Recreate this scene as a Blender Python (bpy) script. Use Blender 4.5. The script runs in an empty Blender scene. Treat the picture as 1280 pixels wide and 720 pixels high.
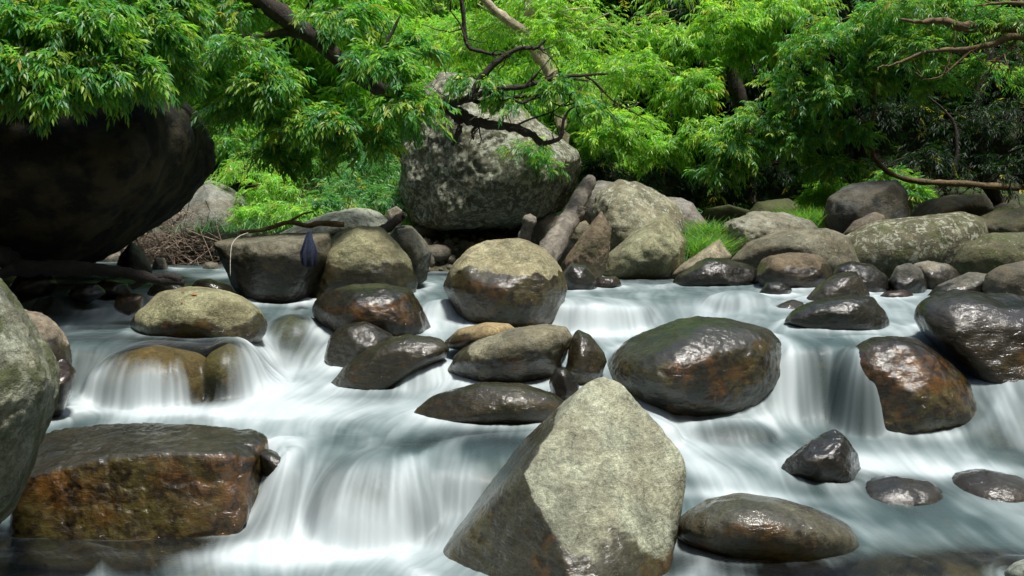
import bpy, bmesh, math, random
import numpy as np
from mathutils import Vector
random.seed(7)
rng = np.random.default_rng(11)
R = math.radians
SC = bpy.context.scene
COL = SC.collection

# ------------------------------------------------------------------ camera
F = 1244.4; ZC = 1.75; PITCH = math.atan(110 / F)
cd = bpy.data.cameras.new('camera'); cam = bpy.data.objects.new('camera', cd); COL.objects.link(cam)
cd.lens = 35; cd.sensor_width = 36; cd.clip_start = .05; cd.clip_end = 500
cam.location = (0, 0, ZC); cam.rotation_euler = (R(90) - PITCH, 0, 0)
SC.camera = cam

# ------------------------------------------------------------------ light
TO_SUN = Vector((.2, -.22, .95)).normalized()
sun_el = math.asin(TO_SUN.z); sun_az = math.atan2(TO_SUN.x, TO_SUN.y)
w = bpy.data.worlds.new('World'); SC.world = w; w.use_nodes = True
nt = w.node_tree; nt.nodes.clear()
sk = nt.nodes.new('ShaderNodeTexSky'); sk.sky_type = 'NISHITA'; sk.sun_disc = False
sk.sun_elevation = sun_el; sk.sun_rotation = sun_az; sk.air_density = 1.2; sk.dust_density = 2.5
bg = nt.nodes.new('ShaderNodeBackground'); bg.inputs[1].default_value = .10
wo = nt.nodes.new('ShaderNodeOutputWorld')
nt.links.new(sk.outputs[0], bg.inputs[0]); nt.links.new(bg.outputs[0], wo.inputs[0])
sl = bpy.data.lights.new('sun', 'SUN'); sl.energy = 4.; sl.angle = R(9); sl.color = (1, .97, .9)
so = bpy.data.objects.new('sun', sl); COL.objects.link(so)
so.rotation_euler = (-TO_SUN).to_track_quat('-Z', 'Y').to_euler()
SC.view_settings.view_transform = 'Standard'; SC.view_settings.look = 'None'
SC.view_settings.exposure = 0.48; SC.view_settings.gamma = 1
SC.cycles.max_bounces = 6; SC.cycles.diffuse_bounces = 3; SC.cycles.glossy_bounces = 2
SC.cycles.transmission_bounces = 3; SC.cycles.transparent_max_bounces = 6
SC.cycles.use_denoising = True; SC.cycles.caustics_reflective = False; SC.cycles.caustics_refractive = False
SC.cycles.sample_clamp_indirect = 6

# ------------------------------------------------------------------ maths helpers
CP, SP = math.cos(PITCH), math.sin(PITCH)
def W(px, py, D):
    """a measured direction from the viewpoint and a distance -> a point of the place"""
    u = (px - 640) / F; v = (360 - py) / F
    ry = CP + SP * v; rz = -SP + CP * v
    s = D / ry
    return np.array([u * s, D, ZC + rz * s])
def D_of(py, z):
    v = (360 - py) / F
    return (z - ZC) * (CP + SP * v) / (-SP + CP * v)

_T = np.random.default_rng(3).random((64, 64, 64)).astype(np.float32)
def vnoise(P):
    i = np.floor(P).astype(np.int64); f = P - i; f = f * f * f * (f * (f * 6 - 15) + 10)
    i &= 63; j = (i + 1) & 63
    x0, y0, z0 = i[:, 0], i[:, 1], i[:, 2]; x1, y1, z1 = j[:, 0], j[:, 1], j[:, 2]
    fx, fy, fz = f[:, 0], f[:, 1], f[:, 2]
    a = _T[x0, y0, z0] * (1 - fx) + _T[x1, y0, z0] * fx; b = _T[x0, y1, z0] * (1 - fx) + _T[x1, y1, z0] * fx
    c = _T[x0, y0, z1] * (1 - fx) + _T[x1, y0, z1] * fx; d = _T[x0, y1, z1] * (1 - fx) + _T[x1, y1, z1] * fx
    return (a * (1 - fy) + b * fy) * (1 - fz) + (c * (1 - fy) + d * fy) * fz - .5
def fbm(P, o=4, g=.5):
    s = 0; a = 1.
    for k in range(o):
        s = s + a * vnoise(P * 2.03 ** k + 17.3 * k); a *= g
    return s
def sstep(a, b, x):
    t = np.clip((x - a) / (b - a), 0, 1); return t * t * (3 - 2 * t)

# ------------------------------------------------------------------ object helpers
def link(o, parent=None):
    COL.objects.link(o)
    if parent is not None: o.parent = parent
    return o
def tag(o, label=None, cat=None, group=None, kind=None):
    if label: o['label'] = label
    if cat: o['category'] = cat
    if group: o['group'] = group
    if kind: o['kind'] = kind
    return o
def mesh_np(name, V, Fc, mat, smooth=True, attrs=None, k=None):
    """V (n,3), Fc (m,k) -> mesh"""
    me = bpy.data.meshes.new(name); V = np.ascontiguousarray(V, np.float32); Fc = np.ascontiguousarray(Fc, np.int32)
    m, k = Fc.shape
    me.vertices.add(len(V)); me.vertices.foreach_set('co', V.ravel())
    me.loops.add(m * k); me.loops.foreach_set('vertex_index', Fc.ravel())
    me.polygons.add(m); me.polygons.foreach_set('loop_start', np.arange(0, m * k, k, dtype=np.int32))
    me.polygons.foreach_set('loop_total', np.full(m, k, np.int32))
    me.polygons.foreach_set('use_smooth', np.full(m, smooth, bool))
    for an, av in (attrs or {}).items():
        av = np.ascontiguousarray(av, np.float32)
        if av.ndim == 1:
            at = me.attributes.new(an, 'FLOAT', 'POINT'); at.data.foreach_set('value', av)
        else:
            if av.shape[1] == 3: av = np.hstack([av, np.ones((len(av), 1), np.float32)])
            at = me.attributes.new(an, 'FLOAT_COLOR', 'POINT'); at.data.foreach_set('color', av.ravel())
    me.update(calc_edges=True); me.validate()
    if mat: me.materials.append(mat)
    return me
def empty(name, loc):
    o = bpy.data.objects.new(name, None); o.location = loc; o.empty_display_size = .2
    return link(o)

class NT:
    def __init__(s, name):
        s.m = bpy.data.materials.new(name); s.m.use_nodes = True; s.t = s.m.node_tree; s.t.nodes.clear()
        s.out = s.t.nodes.new('ShaderNodeOutputMaterial')
    def n(s, typ, props=None, **inp):
        nd = s.t.nodes.new('ShaderNode' + typ)
        for a, b in (props or {}).items(): setattr(nd, a, b)
        for a, b in inp.items():
            key = int(a[1:]) if a[0] == '_' and a[1:].isdigit() else a.replace('_', ' ')
            s.set(nd, key, b)
        return nd
    def set(s, nd, key, b):
        i = nd.inputs[key]
        if isinstance(b, bpy.types.NodeSocket): s.t.links.new(b, i)
        elif isinstance(b, bpy.types.Node): s.t.links.new(b.outputs[0], i)
        else: i.default_value = b
    def math(s, op, a, b=0., c=0., clamp=False):
        return s.n('Math', {'operation': op, 'use_clamp': clamp}, _0=a, _1=b, _2=c).outputs[0]
    def mix(s, f, a, b, blend='MIX'):
        nd = s.n('Mix', {'data_type': 'RGBA', 'blend_type': blend}); s.set(nd, 0, f); s.set(nd, 6, a); s.set(nd, 7, b)
        return nd.outputs[2]
    def fl(s, f, a, b):
        nd = s.n('Mix', {'data_type': 'FLOAT'}); s.set(nd, 0, f); s.set(nd, 2, a); s.set(nd, 3, b); return nd.outputs[0]
    def rng(s, x, a, b, c=0., d=1.):
        return s.n('MapRange', {'clamp': True, 'interpolation_type': 'SMOOTHSTEP'}, _0=x, _1=a, _2=b, _3=c, _4=d).outputs[0]
    def noise(s, vec, scale, detail=5., rough=.55, dist=0.):
        nd = s.n('TexNoise', None, Scale=scale, Detail=detail, Roughness=rough, Distortion=dist)
        if vec is not None: s.set(nd, 'Vector', vec)
        return nd.outputs[0]
    def attr(s, name): return s.n('Attribute', {'attribute_name': name})
C4 = lambda r, g, b: (r, g, b, 1)

# ------------------------------------------------------------------ materials
def rock_material():
    t = NT('rock'); tc = t.n('TexCoord'); oi = t.n('ObjectInfo')
    off = t.n('VectorMath', {'operation': 'SCALE'}, _0=oi.outputs['Location']); t.set(off, 'Scale', 3.7)
    v = t.n('VectorMath', {'operation': 'ADD'}, _0=tc.outputs['Object'], _1=off.outputs[0]).outputs[0]
    st = t.n('VectorMath', {'operation': 'MULTIPLY'}, _0=v, _1=(1., 1., 2.6)).outputs[0]
    surf = t.attr('surf'); sep = t.n('SeparateColor', None, _0=surf.outputs['Color'])
    wet, algae, lich = sep.outputs[0], sep.outputs[1], sep.outputs[2]; moss = surf.outputs['Alpha']
    tint = t.attr('tint').outputs['Color']
    n1 = t.noise(v, 2.2, 6, .6, .4); n2 = t.noise(st, 9, 7, .65); n3 = t.noise(v, 46, 5, .7); n4 = t.noise(v, 150, 3, .7)
    n5 = t.noise(v, 10, 6, .68, .6)
    k = t.math('MULTIPLY', t.rng(n1, .3, .7, .58, 1.32), t.rng(n5, .28, .72, .62, 1.34))
    k = t.math('MULTIPLY', k, t.rng(n3, .3, .7, .66, 1.32))
    k = t.math('MULTIPLY', k, t.rng(n4, .3, .7, .74, 1.28))
    base = t.n('VectorMath', {'operation': 'SCALE'}, _0=tint); t.set(base, 'Scale', k); base = base.outputs[0]
    # warm / cool mineral drift
    base = t.mix(t.rng(t.noise(v, 3.6, 4), .42, .62), base, t.mix(.22, base, C4(.22, .17, .09), 'MIX'))
    # fine dark joints
    dv = t.n('VectorMath', {'operation': 'ADD'}, _0=v, _1=t.n('TexNoise', None, Vector=v, Scale=3., Detail=4.).outputs['Color']).outputs[0]
    vo = t.n('TexVoronoi', {'feature': 'DISTANCE_TO_EDGE'}, Vector=dv, Scale=1.7).outputs['Distance']
    crack = t.math('MULTIPLY', t.rng(vo, .0, .014, 1., 0.), t.rng(t.noise(v, 2.7, 3), .56, .64))
    base = t.mix(t.math('MULTIPLY', crack, .4), base, C4(.02, .018, .014))
    # lichen: pale blotches
    ln = t.noise(v, 13, 6, .72, .3)
    lm = t.math('MULTIPLY', t.rng(t.math('ADD', ln, t.math('MULTIPLY', t.math('SUBTRACT', lich, .5), .34)), .53, .6), t.rng(lich, 0., .25))
    base = t.mix(t.math('MULTIPLY', lm, .75), base, t.mix(t.rng(n3, .3, .7), C4(.27, .29, .2), C4(.5, .52, .42)))
    # moss / algae
    mm = t.math('MULTIPLY', t.rng(t.math('ADD', t.noise(v, 6, 7, .7), t.math('MULTIPLY', t.math('SUBTRACT', moss, .5), .5)), .44, .62), t.rng(moss, 0., .2))
    base = t.mix(t.math('MULTIPLY', mm, .8), base, t.mix(n2, C4(.035, .05, .012), C4(.1, .115, .035)))
    wetc = t.n('VectorMath', {'operation': 'MULTIPLY'}, _0=base, _1=(.17, .16, .135)).outputs[0]
    am = t.math('MULTIPLY', t.rng(t.math('ADD', t.noise(v, 4.5, 7, .7), t.math('MULTIPLY', t.math('SUBTRACT', algae, .5), .6)), .42, .62), t.rng(algae, 0., .15))
    wetc = t.mix(am, wetc, t.mix(t.rng(n5, .36, .62), C4(.014, .009, .004), t.mix(t.rng(n1, .42, .58), C4(.11, .052, .012), C4(.08, .066, .018))))
    wm = t.rng(t.math('ADD', wet, t.math('MULTIPLY', t.math('SUBTRACT', n2, .5), .7)), .36, .62)
    col = t.mix(wm, base, wetc)
    rough = t.fl(wm, t.rng(n3, .3, .7, .7, .9), t.rng(n1, .35, .65, .3, .45))
    h = t.math('ADD', t.math('MULTIPLY', n2, .45), t.math('MULTIPLY', n3, .3)); h = t.math('ADD', h, t.math('MULTIPLY', n4, .14))
    h = t.math('SUBTRACT', h, t.math('MULTIPLY', crack, .12)); h = t.math('ADD', h, t.math('MULTIPLY', mm, .2))
    bp = t.n('Bump', None, Strength=t.fl(wm, .85, .55), Distance=.04, Height=h)
    bs = t.n('BsdfPrincipled', None, Base_Color=col, Roughness=rough, Normal=bp.outputs[0]); t.set(bs, 'Specular IOR Level', t.fl(wm, .3, .2))
    t.set(bs, 'Coat Weight', wm); t.set(bs, 'Coat Roughness', t.rng(n1, .35, .65, .05, .2))
    cb = t.n('Bump', None, Strength=1., Distance=.015, Height=t.math('ADD', t.noise(st, 11, 4, .62, .4), t.math('MULTIPLY', n3, .16))); t.set(bs, 'Coat Normal', cb.outputs[0])
    t.set(t.out, 0, bs.outputs[0]); return t.m

def water_material():
    t = NT('stream_water'); at = t.attr('foam'); foam = at.outputs['Fac']
    white = t.attr('white').outputs['Fac']; lic = t.attr('streak').outputs['Fac']
    tc = t.n('TexCoord'); P = tc.outputs['Object']
    fl = t.attr('flow').outputs['Vector']       # position along / across the current
    fn = t.noise(fl, 1., 5, .6)
    a = t.math('MULTIPLY', foam, 1., clamp=True)
    milk = t.mix(white, C4(.066, .11, .114), C4(.52, .58, .60))
    milk = t.mix(t.math('MULTIPLY', t.rng(lic, .2, .8, 1., 0.), .3), milk, C4(.15, .21, .21))
    bp = t.n('Bump', None, Strength=.35, Distance=.02, Height=lic)
    df = t.n('BsdfPrincipled', None, Base_Color=milk, Roughness=.6, Normal=bp.outputs[0]); t.set(df, 'Specular IOR Level', .12)
    t.set(df, 'Subsurface Weight', .0)
    rip = t.math('ADD', t.noise(P, 9, 4, .6, .6), t.math('MULTIPLY', lic, .8))
    b2 = t.n('Bump', None, Strength=.3, Distance=.02, Height=rip)
    gl = t.n('BsdfGlossy', None, Color=C4(.9, .95, 1), Roughness=.38, Normal=b2.outputs[0])
    tr = t.n('BsdfTransparent', None, Color=C4(.62, .66, .52))
    fr = t.n('Fresnel', None, IOR=1.33, Normal=b2.outputs[0])
    clear = t.n('MixShader', None, _0=t.math('MULTIPLY', fr.outputs[0], .7)); t.set(clear, 1, tr.outputs[0]); t.set(clear, 2, gl.outputs[0])
    mx = t.n('MixShader', None, _0=a); t.set(mx, 1, clear.outputs[0]); t.set(mx, 2, df.outputs[0])
    t.set(t.out, 0, mx.outputs[0]); return t.m

def ground_material():
    t = NT('ground'); v = t.n('TexCoord').outputs['Object']
    n1 = t.noise(v, .8, 6, .6); n2 = t.noise(v, 9, 6, .7)
    vo = t.n('TexVoronoi', {'feature': 'F1'}, Vector=v, Scale=9.)
    geo = t.n('SeparateXYZ', None, _0=v)
    soil = t.mix(t.rng(n2, .3, .7), C4(.018, .014, .009), C4(.075, .058, .036))
    green = t.mix(t.rng(n2, .3, .7), C4(.014, .026, .006), C4(.05, .085, .018))
    far = t.mix(t.rng(n1, .38, .6), soil, green)
    peb = t.mix(t.rng(n2, .3, .7), C4(.04, .03, .014), C4(.13, .105, .06))
    peb = t.mix(t.rng(vo.outputs['Distance'], .3, .75), peb, C4(.02, .018, .01))
    col = t.mix(t.rng(geo.outputs[1], 11., 13.), peb, far)
    bp = t.n('Bump', None, Strength=.8, Distance=.08, Height=t.math('SUBTRACT', n2, t.math('MULTIPLY', vo.outputs['Distance'], .6)))
    bs = t.n('BsdfPrincipled', None, Base_Color=col, Roughness=.85, Normal=bp.outputs[0])
    t.set(t.out, 0, bs.outputs[0]); return t.m

def leaf_material(name, gloss=.4, trans=.5, tk=(1.5, 1.7, .7)):
    t = NT(name); c = t.attr('leafcol').outputs['Color']
    tcx = t.n('VectorMath', {'operation': 'MULTIPLY'}, _0=c, _1=tk).outputs[0]
    df = t.n('BsdfPrincipled', None, Base_Color=c, Roughness=gloss); t.set(df, 'Specular IOR Level', .5)
    tl = t.n('BsdfTranslucent', None, Color=tcx)
    mx = t.n('MixShader', None, _0=trans); t.set(mx, 1, df.outputs[0]); t.set(mx, 2, tl.outputs[0])
    t.set(t.out, 0, mx.outputs[0]); return t.m

def bark_material(name, c1, c2, sc=14.):
    t = NT(name); v = t.n('TexCoord').outputs['Object']
    n = t.noise(v, sc, 6, .7, .5); n2 = t.noise(v, sc * 6, 4, .7)
    col = t.mix(t.rng(n, .32, .68), C4(*c1), C4(*c2))
    bp = t.n('Bump', None, Strength=.8, Distance=.03, Height=t.math('ADD', n, t.math('MULTIPLY', n2, .4)))
    bs = t.n('BsdfPrincipled', None, Base_Color=col, Roughness=.8, Normal=bp.outputs[0])
    t.set(t.out, 0, bs.outputs[0]); return t.m
def plain_material(name, c1, c2, sc, rough=.8):
    return bark_material(name, c1, c2, sc)

def bed_material():
    t = NT('stream_bed'); v = t.n('TexCoord').outputs['Object']
    n1 = t.noise(v, 2.2, 5, .6, .5); n2 = t.noise(v, 14, 6, .7)
    vo = t.n('TexVoronoi', {'feature': 'F1'}, Vector=v, Scale=7.)
    c = t.mix(t.rng(n1, .38, .62), C4(.12, .105, .065), C4(.26, .16, .07))
    c = t.mix(t.rng(n2, .35, .65), t.mix(.6, c, C4(.03, .026, .016)), c)
    c = t.mix(t.rng(vo.outputs['Distance'], .35, .75), c, C4(.03, .026, .014))
    bp = t.n('Bump', None, Strength=.7, Distance=.04, Height=n2)
    bs = t.n('BsdfPrincipled', None, Base_Color=c, Roughness=.5, Normal=bp.outputs[0]); t.set(t.out, 0, bs.outputs[0]); return t.m
BED = bed_material(); ROCK = rock_material(); WATER = water_material(); GROUND = ground_material()
LEAF = leaf_material('leaf'); LEAF_FAR = leaf_material('far_leaf', .5, .5)
GRASS = leaf_material('grass_blade', .5, .45)
BARK_DARK = bark_material('dark_bark', (.012, .009, .006), (.05, .038, .024))
BARK_PALE = bark_material('pale_bark', (.26, .22, .15), (.55, .48, .35), 8.)
BARK_TAN = bark_material('tan_bark', (.07, .048, .02), (.2, .14, .065))
WOOD_GREY = bark_material('weathered_wood', (.08, .07, .055), (.26, .23, .185), 9.)
WOOD_WET = bark_material('wet_wood', (.006, .006, .006), (.025, .023, .02), 9.)
STRAW = bark_material('dead_twigs', (.16, .115, .08), (.42, .33, .25), 20.)
CLOTH = bark_material('navy_cloth', (.008, .014, .04), (.02, .035, .09), 60.)

# ------------------------------------------------------------------ stream surface
LEFT = [(720, 0), (646, .0), (551, .38), (530, .4), (505, .415), (494, .44), (436, .725), (428, .745), (412, .75), (402, .755), (374, .87), (366, .9), (345, .92), (335, .93)]
COLS = {
 -160: LEFT, 40: LEFT, 150: LEFT,
  240: [(720, 0), (646, .0), (551, .38), (530, .4), (505, .415), (494, .44), (440, .71), (430, .735), (418, .745), (400, .77), (374, .86), (345, .91), (335, .92)],
  300: [(720, 0), (650, .01), (551, .37), (530, .39), (505, .415), (494, .44), (440, .70), (428, .735), (410, .75), (400, .77), (374, .86), (345, .91), (335, .92)],
  345: [(720, 0), (680, .0), (640, .13), (585, .325), (565, .375), (530, .4), (490, .43), (462, .47), (412, .71), (400, .75), (385, .8), (370, .86), (345, .9), (335, .92)],
  400: [(720, 0), (682, .0), (640, .13), (580, .335), (562, .38), (530, .4), (480, .435), (460, .47), (410, .72), (395, .76), (370, .86), (345, .9), (335, .92)],
  460: [(720, 0), (684, .0), (640, .13), (585, .325), (562, .38), (530, .4), (490, .43), (460, .5), (420, .67), (390, .78), (360, .87), (345, .9), (335, .92)],
  520: [(720, 0), (686, .0), (640, .12), (590, .31), (562, .375), (530, .4), (495, .43), (480, .47), (452, .6), (425, .64), (412, .68), (378, .85), (362, .88), (345, .9), (335, .92)],
  600: [(720, .0), (690, .0), (640, .12), (600, .27), (562, .365), (530, .4), (505, .43), (485, .5), (455, .6), (425, .65), (412, .7), (378, .85), (362, .88), (345, .9), (335, .92)],
  680: [(720, .0), (690, .02), (620, .2), (562, .34), (530, .4), (505, .44), (465, .55), (425, .64), (415, .65), (385, .83), (375, .86), (345, .9), (335, .92)],
  760: [(720, .0), (690, .02), (640, .1), (590, .22), (540, .33), (500, .43), (460, .56), (424, .63), (412, .65), (380, .84), (372, .87), (345, .9), (335, .92)],
  860: [(720, .0), (680, .02), (640, .07), (600, .15), (560, .22), (535, .25), (500, .38), (430, .62), (405, .7), (378, .84), (370, .87), (345, .9), (335, .92)],
  940: [(720, .0), (680, .02), (640, .06), (600, .13), (560, .19), (540, .22), (500, .38), (435, .68), (415, .73), (380, .85), (345, .91), (335, .92)],
 1000: [(720, .0), (680, .01), (640, .05), (600, .12), (560, .18), (535, .21), (520, .27), (438, .71), (425, .745), (400, .78), (380, .85), (350, .91), (335, .92)],
 1060: [(720, .0), (680, .01), (640, .05), (600, .12), (560, .18), (540, .205), (525, .26), (436, .71), (424, .745), (400, .78), (380, .85), (350, .91), (335, .92)],
 1120: [(720, .0), (680, .01), (640, .04), (600, .1), (565, .17), (545, .2), (500, .4), (430, .7), (412, .75), (380, .85), (350, .91), (335, .92)],
 1200: [(720, .0), (680, .01), (640, .04), (600, .1), (570, .16), (550, .19), (500, .38), (440, .62), (410, .74), (380, .85), (350, .91), (335, .92)],
 1290: [(720, .0), (680, .01), (640, .04), (600, .1), (580, .14), (560, .18), (510, .38), (460, .58), (420, .71), (385, .84), (350, .91), (335, .92)],
 1440: [(720, .0), (680, .01), (640, .04), (600, .1), (580, .14), (560, .18), (510, .38), (460, .58), (420, .71), (385, .84), (350, .91), (335, .92)],
}
NA, NR = 960, 860
A = np.linspace(-.62, .62, NA); LD = np.linspace(math.log(3.4), math.log(15.5), NR)
DD = np.exp(LD)
def level_field():
    ks = sorted(COLS); prof = []
    for k in ks:
        d = np.array([D_of(py, z) for py, z in COLS[k]]); z = np.array([q[1] for q in COLS[k]])
        o = np.argsort(d); d, z = d[o], z[o]
        d = np.r_[3., d, 20.]; z = np.r_[0., z, z[-1] + .03]
        prof.append(np.interp(DD, d, z))
    prof = np.array(prof)                                   # cols x rows
    ca = np.array([(k - 640) / F / CP for k in ks])
    H = np.empty((NR, NA))
    for r in range(NR): H[r] = np.interp(A, ca, prof[:, r])
    return H
def blur(H, n, ax=None):
    for _ in range(n):
        if ax in (None, 0): H = np.pad(H, ((1, 1), (0, 0)), 'edge'); H = .25 * H[:-2] + .5 * H[1:-1] + .25 * H[2:]
        if ax in (None, 1): H = np.pad(H, ((0, 0), (1, 1)), 'edge'); H = .25 * H[:, :-2] + .5 * H[:, 1:-1] + .25 * H[:, 2:]
    return H
H = blur(level_field(), 12)
H = blur(H, 60, 1)
XX = A[None, :] * DD[:, None]; YY = np.repeat(DD[:, None], NA, 1)
def sample(Fd, x, y):
    x = np.asarray(x, float); y = np.asarray(y, float)
    fa = np.clip((x / y - A[0]) / (A[1] - A[0]), 0, NA - 1.001); fr = np.clip((np.log(y) - LD[0]) / (LD[1] - LD[0]), 0, NR - 1.001)
    i = fa.astype(int); j = fr.astype(int); u = fa - i; v = fr - j
    return (Fd[j, i] * (1 - u) + Fd[j, i + 1] * u) * (1 - v) + (Fd[j + 1, i] * (1 - u) + Fd[j + 1, i + 1] * u) * v
def on_water(px, py, Hf=None):
    """where the line of sight meets the stream surface"""
    Hf = H if Hf is None else Hf
    last = None
    for D in np.arange(3.6, 15, .02):
        p = W(px, py, D)
        if p[2] <= sample(Hf, p[0], p[1]): return p
    return W(px, py, 12.)
BASEH = H.copy()

# rocks the stream runs over: (px, top py, half width px, height m, depth radius m, film m)
SUB = [  # label, cat-independent
 ('wide golden brown boulder under a smooth sheet of water at the left fall', 196, 428, 78, .30, .42, .014, (.26, .15, .06), .8),
 ('tan boulder veiled by water falling beside the golden brown one', 287, 426, 40, .33, .30, .012, (.27, .2, .1), .5),
 ('grey hump veiled by falling water in front of the two dark blocks', 364, 392, 36, .28, .26, .014, (.16, .15, .12), .2),
 ('broad grey brown rock under the large lower waterfall', 470, 566, 95, .40, .34, .03, (.2, .16, .11), .3),
 ('small rounded rock under the fan of water beside the slanting brown stone', 528, 446, 44, .22, .22, .03, (.2, .19, .16), .1),
 ('dark low rock under streaked water below the big glossy boulder', 905, 526, 62, .09, .20, .02, (.09, .09, .085), .0),
 ('long low grey rock in streaked water right of the small black wedge', 1120, 597, 66, .16, .26, -.005, (.14, .13, .11), .1),
 ('low brown rock in streaked water at the right edge', 1238, 590, 62, .17, .3, -.005, (.17, .14, .1), .3),
 ('flat grey rock under shallow water behind the three small stones', 742, 372, 66, .1, .4, .012, (.2, .18, .15), .1),
 ('grey rock under shallow rapids left of the low dark stones', 925, 364, 40, .1, .3, .01, (.2, .18, .14), .1),
 ('dark rock under the left upper fall below the long wet branch', 70, 368, 44, .2, .3, .012, (.08, .085, .08), .0),
]
sub_rocks = []
def smax(a, b, k):
    h = np.clip(.5 + .5 * (a - b) / k, 0, 1); return b * (1 - h) + a * h + k * h * (1 - h)
for lab, px, py, hw, hh, ry, film, tint, alg in SUB:
    # crest point: find distance where surface under this line of sight + dome meets
    p0 = on_water(px, py + 14, BASEH); D = p0[1]
    top = W(px, py, D)[2]; rx = hw / F * D
    cz = top - hh - film
    q = 1 - ((XX - p0[0]) / (rx * 1.12)) ** 2 - ((YY - D) / (ry * 1.12)) ** 2
    dome = cz + (hh + film) * 1.0 * np.sqrt(np.clip(q, 0, 1))
    dome = np.where(q > 0, dome, cz - 1)
    if film > 0: H = smax(H, dome, .06)
    sub_rocks.append((lab, np.array([p0[0], D, cz]), rx, ry, hh, tint, alg, film))
for px, py, hw, hh, ry in ((1068, 434, 34, .4, .36), (550, 374, 36, .16, .28), (800, 520, 50, .1, .3)):
    p0 = on_water(px, py + 10, BASEH); D = p0[1]
    if px == 1068: D = 6.8; p0 = W(px, py, D)
    top = W(px, py, D)[2]
    q = 1 - ((XX - p0[0]) / (hw / F * D)) ** 2 - ((YY - D) / ry) ** 2
    H = smax(H, np.where(q > 0, top - hh + hh * np.sqrt(np.clip(q, 0, 1)), top - hh - 1), .06)
H = blur(H, 8)
# gentle standing waves
PW = np.stack([XX.ravel(), YY.ravel(), np.zeros(XX.size)], 1)
wave = fbm(PW * np.array([1.6, 2.8, 1.]), 3).reshape(H.shape)
H = H + .022 * wave

# ------------------------------------------------------------------ ground
SHX = [-900, -160, 150, 290, 400, 520, 700, 830, 950, 1100, 1280, 1440, 2400]
SHD = [13.5, 13.5, 13., 12.6, 11.6, 11.4, 12.2, 11.8, 11.4, 11.4, 11.2, 11., 10.8]
def shore(x, y): return np.interp(x / y * F + 640, SHX, SHD)
def ground_z(x, y):
    x = np.asarray(x, float); yraw = np.asarray(y, float); y = np.maximum(yraw, 2.8)
    wz = sample(BASEH, x, y) - .5
    s = shore(x, y); d = y - s
    z = wz + sstep(-.6, .7, d) * .62 + np.clip(d, 0, 5) * .13 + np.clip(d - 5, 0, 60) * .52
    side = np.clip(np.abs(x) / y - .56, 0, 9) * y
    z = z + side * .8 + np.clip(1.5 - yraw, 0, 24) * 1.1  # steep sides and unseen rise behind the viewpoint, shaped to block low sky
    P = np.stack([x.ravel(), y.ravel(), np.zeros(x.size)], 1)
    z = z + (fbm(P * .5, 4) * .5).reshape(x.shape) * sstep(-.5, 3, d) + (fbm(P * 3, 3) * .1).reshape(x.shape)
    return z
gx = np.sign(np.linspace(-1, 1, 420)) * np.abs(np.linspace(-1, 1, 420)) ** 2 * 70
gy = np.r_[np.linspace(-20, 2.6, 20), np.geomspace(2.8, 90, 420)]
BEDX = None
GX, GY = np.meshgrid(gx, gy)
GZ = ground_z(GX, GY)
def grid_faces(nr, nc):
    i = np.arange(nr * nc).reshape(nr, nc)
    return np.stack([i[:-1, :-1], i[:-1, 1:], i[1:, 1:], i[1:, :-1]], -1).reshape(-1, 4)
me = mesh_np('ground', np.stack([GX.ravel(), GY.ravel(), GZ.ravel()], 1), grid_faces(*GX.shape), GROUND)
tag(link(bpy.data.objects.new('ground', me)), kind='structure')

# rocky bed just under the stream
def build_bed():
    X2, Y2, H2 = XX[::2, ::2], YY[::2, ::2], H[::2, ::2]
    gy_, gx_ = np.gradient(H2); sl_ = np.hypot(gy_ / np.gradient(Y2, axis=0), gx_ / np.gradient(X2, axis=1))
    st = blur(sstep(.15, .7, sl_), 6)
    Pq = np.stack([X2.ravel(), Y2.ravel(), H2.ravel()], 1)
    lump = fbm(Pq * 2.6, 4).reshape(H2.shape); fine = fbm(Pq * 14, 3).reshape(H2.shape)
    Z = H2 - (.2 - .13 * st) + lump * .12 * (1 - .55 * st) + fine * .02
    Z = np.minimum(Z, H2 - .015)
    me = mesh_np('stream_bed', np.stack([X2.ravel(), Y2.ravel(), Z.ravel()], 1), grid_faces(*X2.shape), BED)
    tag(link(bpy.data.objects.new('stream_bed', me)), kind='structure')
build_bed()

# ------------------------------------------------------------------ rocks
_ico = {}
def ico(l):
    if l not in _ico:
        bm = bmesh.new(); bmesh.ops.create_icosphere(bm, subdivisions=l, radius=1)
        bm.verts.ensure_lookup_table()
        V = np.array([v.co[:] for v in bm.verts]); Fc = np.array([[v.index for v in f.verts] for f in bm.faces])
        nb = np.full((len(V), 6), -1)
        for v in bm.verts:
            q = [e.other_vert(v).index for e in v.link_edges]; nb[v.index] = (q + q[:1])[:6]
        bm.free(); _ico[l] = (V / np.linalg.norm(V, axis=1)[:, None], Fc, nb)
    return _ico[l]
def hull_planes(P):
    bm = bmesh.new()
    for p in P: bm.verts.new(p)
    r = bmesh.ops.convex_hull(bm, input=bm.verts[:]); bm.normal_update()
    c = P.mean(0); out = []
    for f in bm.faces:
        n = np.array(f.normal[:]); m = np.array(f.calc_center_median()[:])
        if n @ n < .5: continue
        if n @ (m - c) < 0: n = -n
        out.append((n, n @ m))
    bm.free()
    return np.array([o[0] for o in out]), np.array([o[1] for o in out])
FOOT = []      # footprints for the current to swerve round
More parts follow.
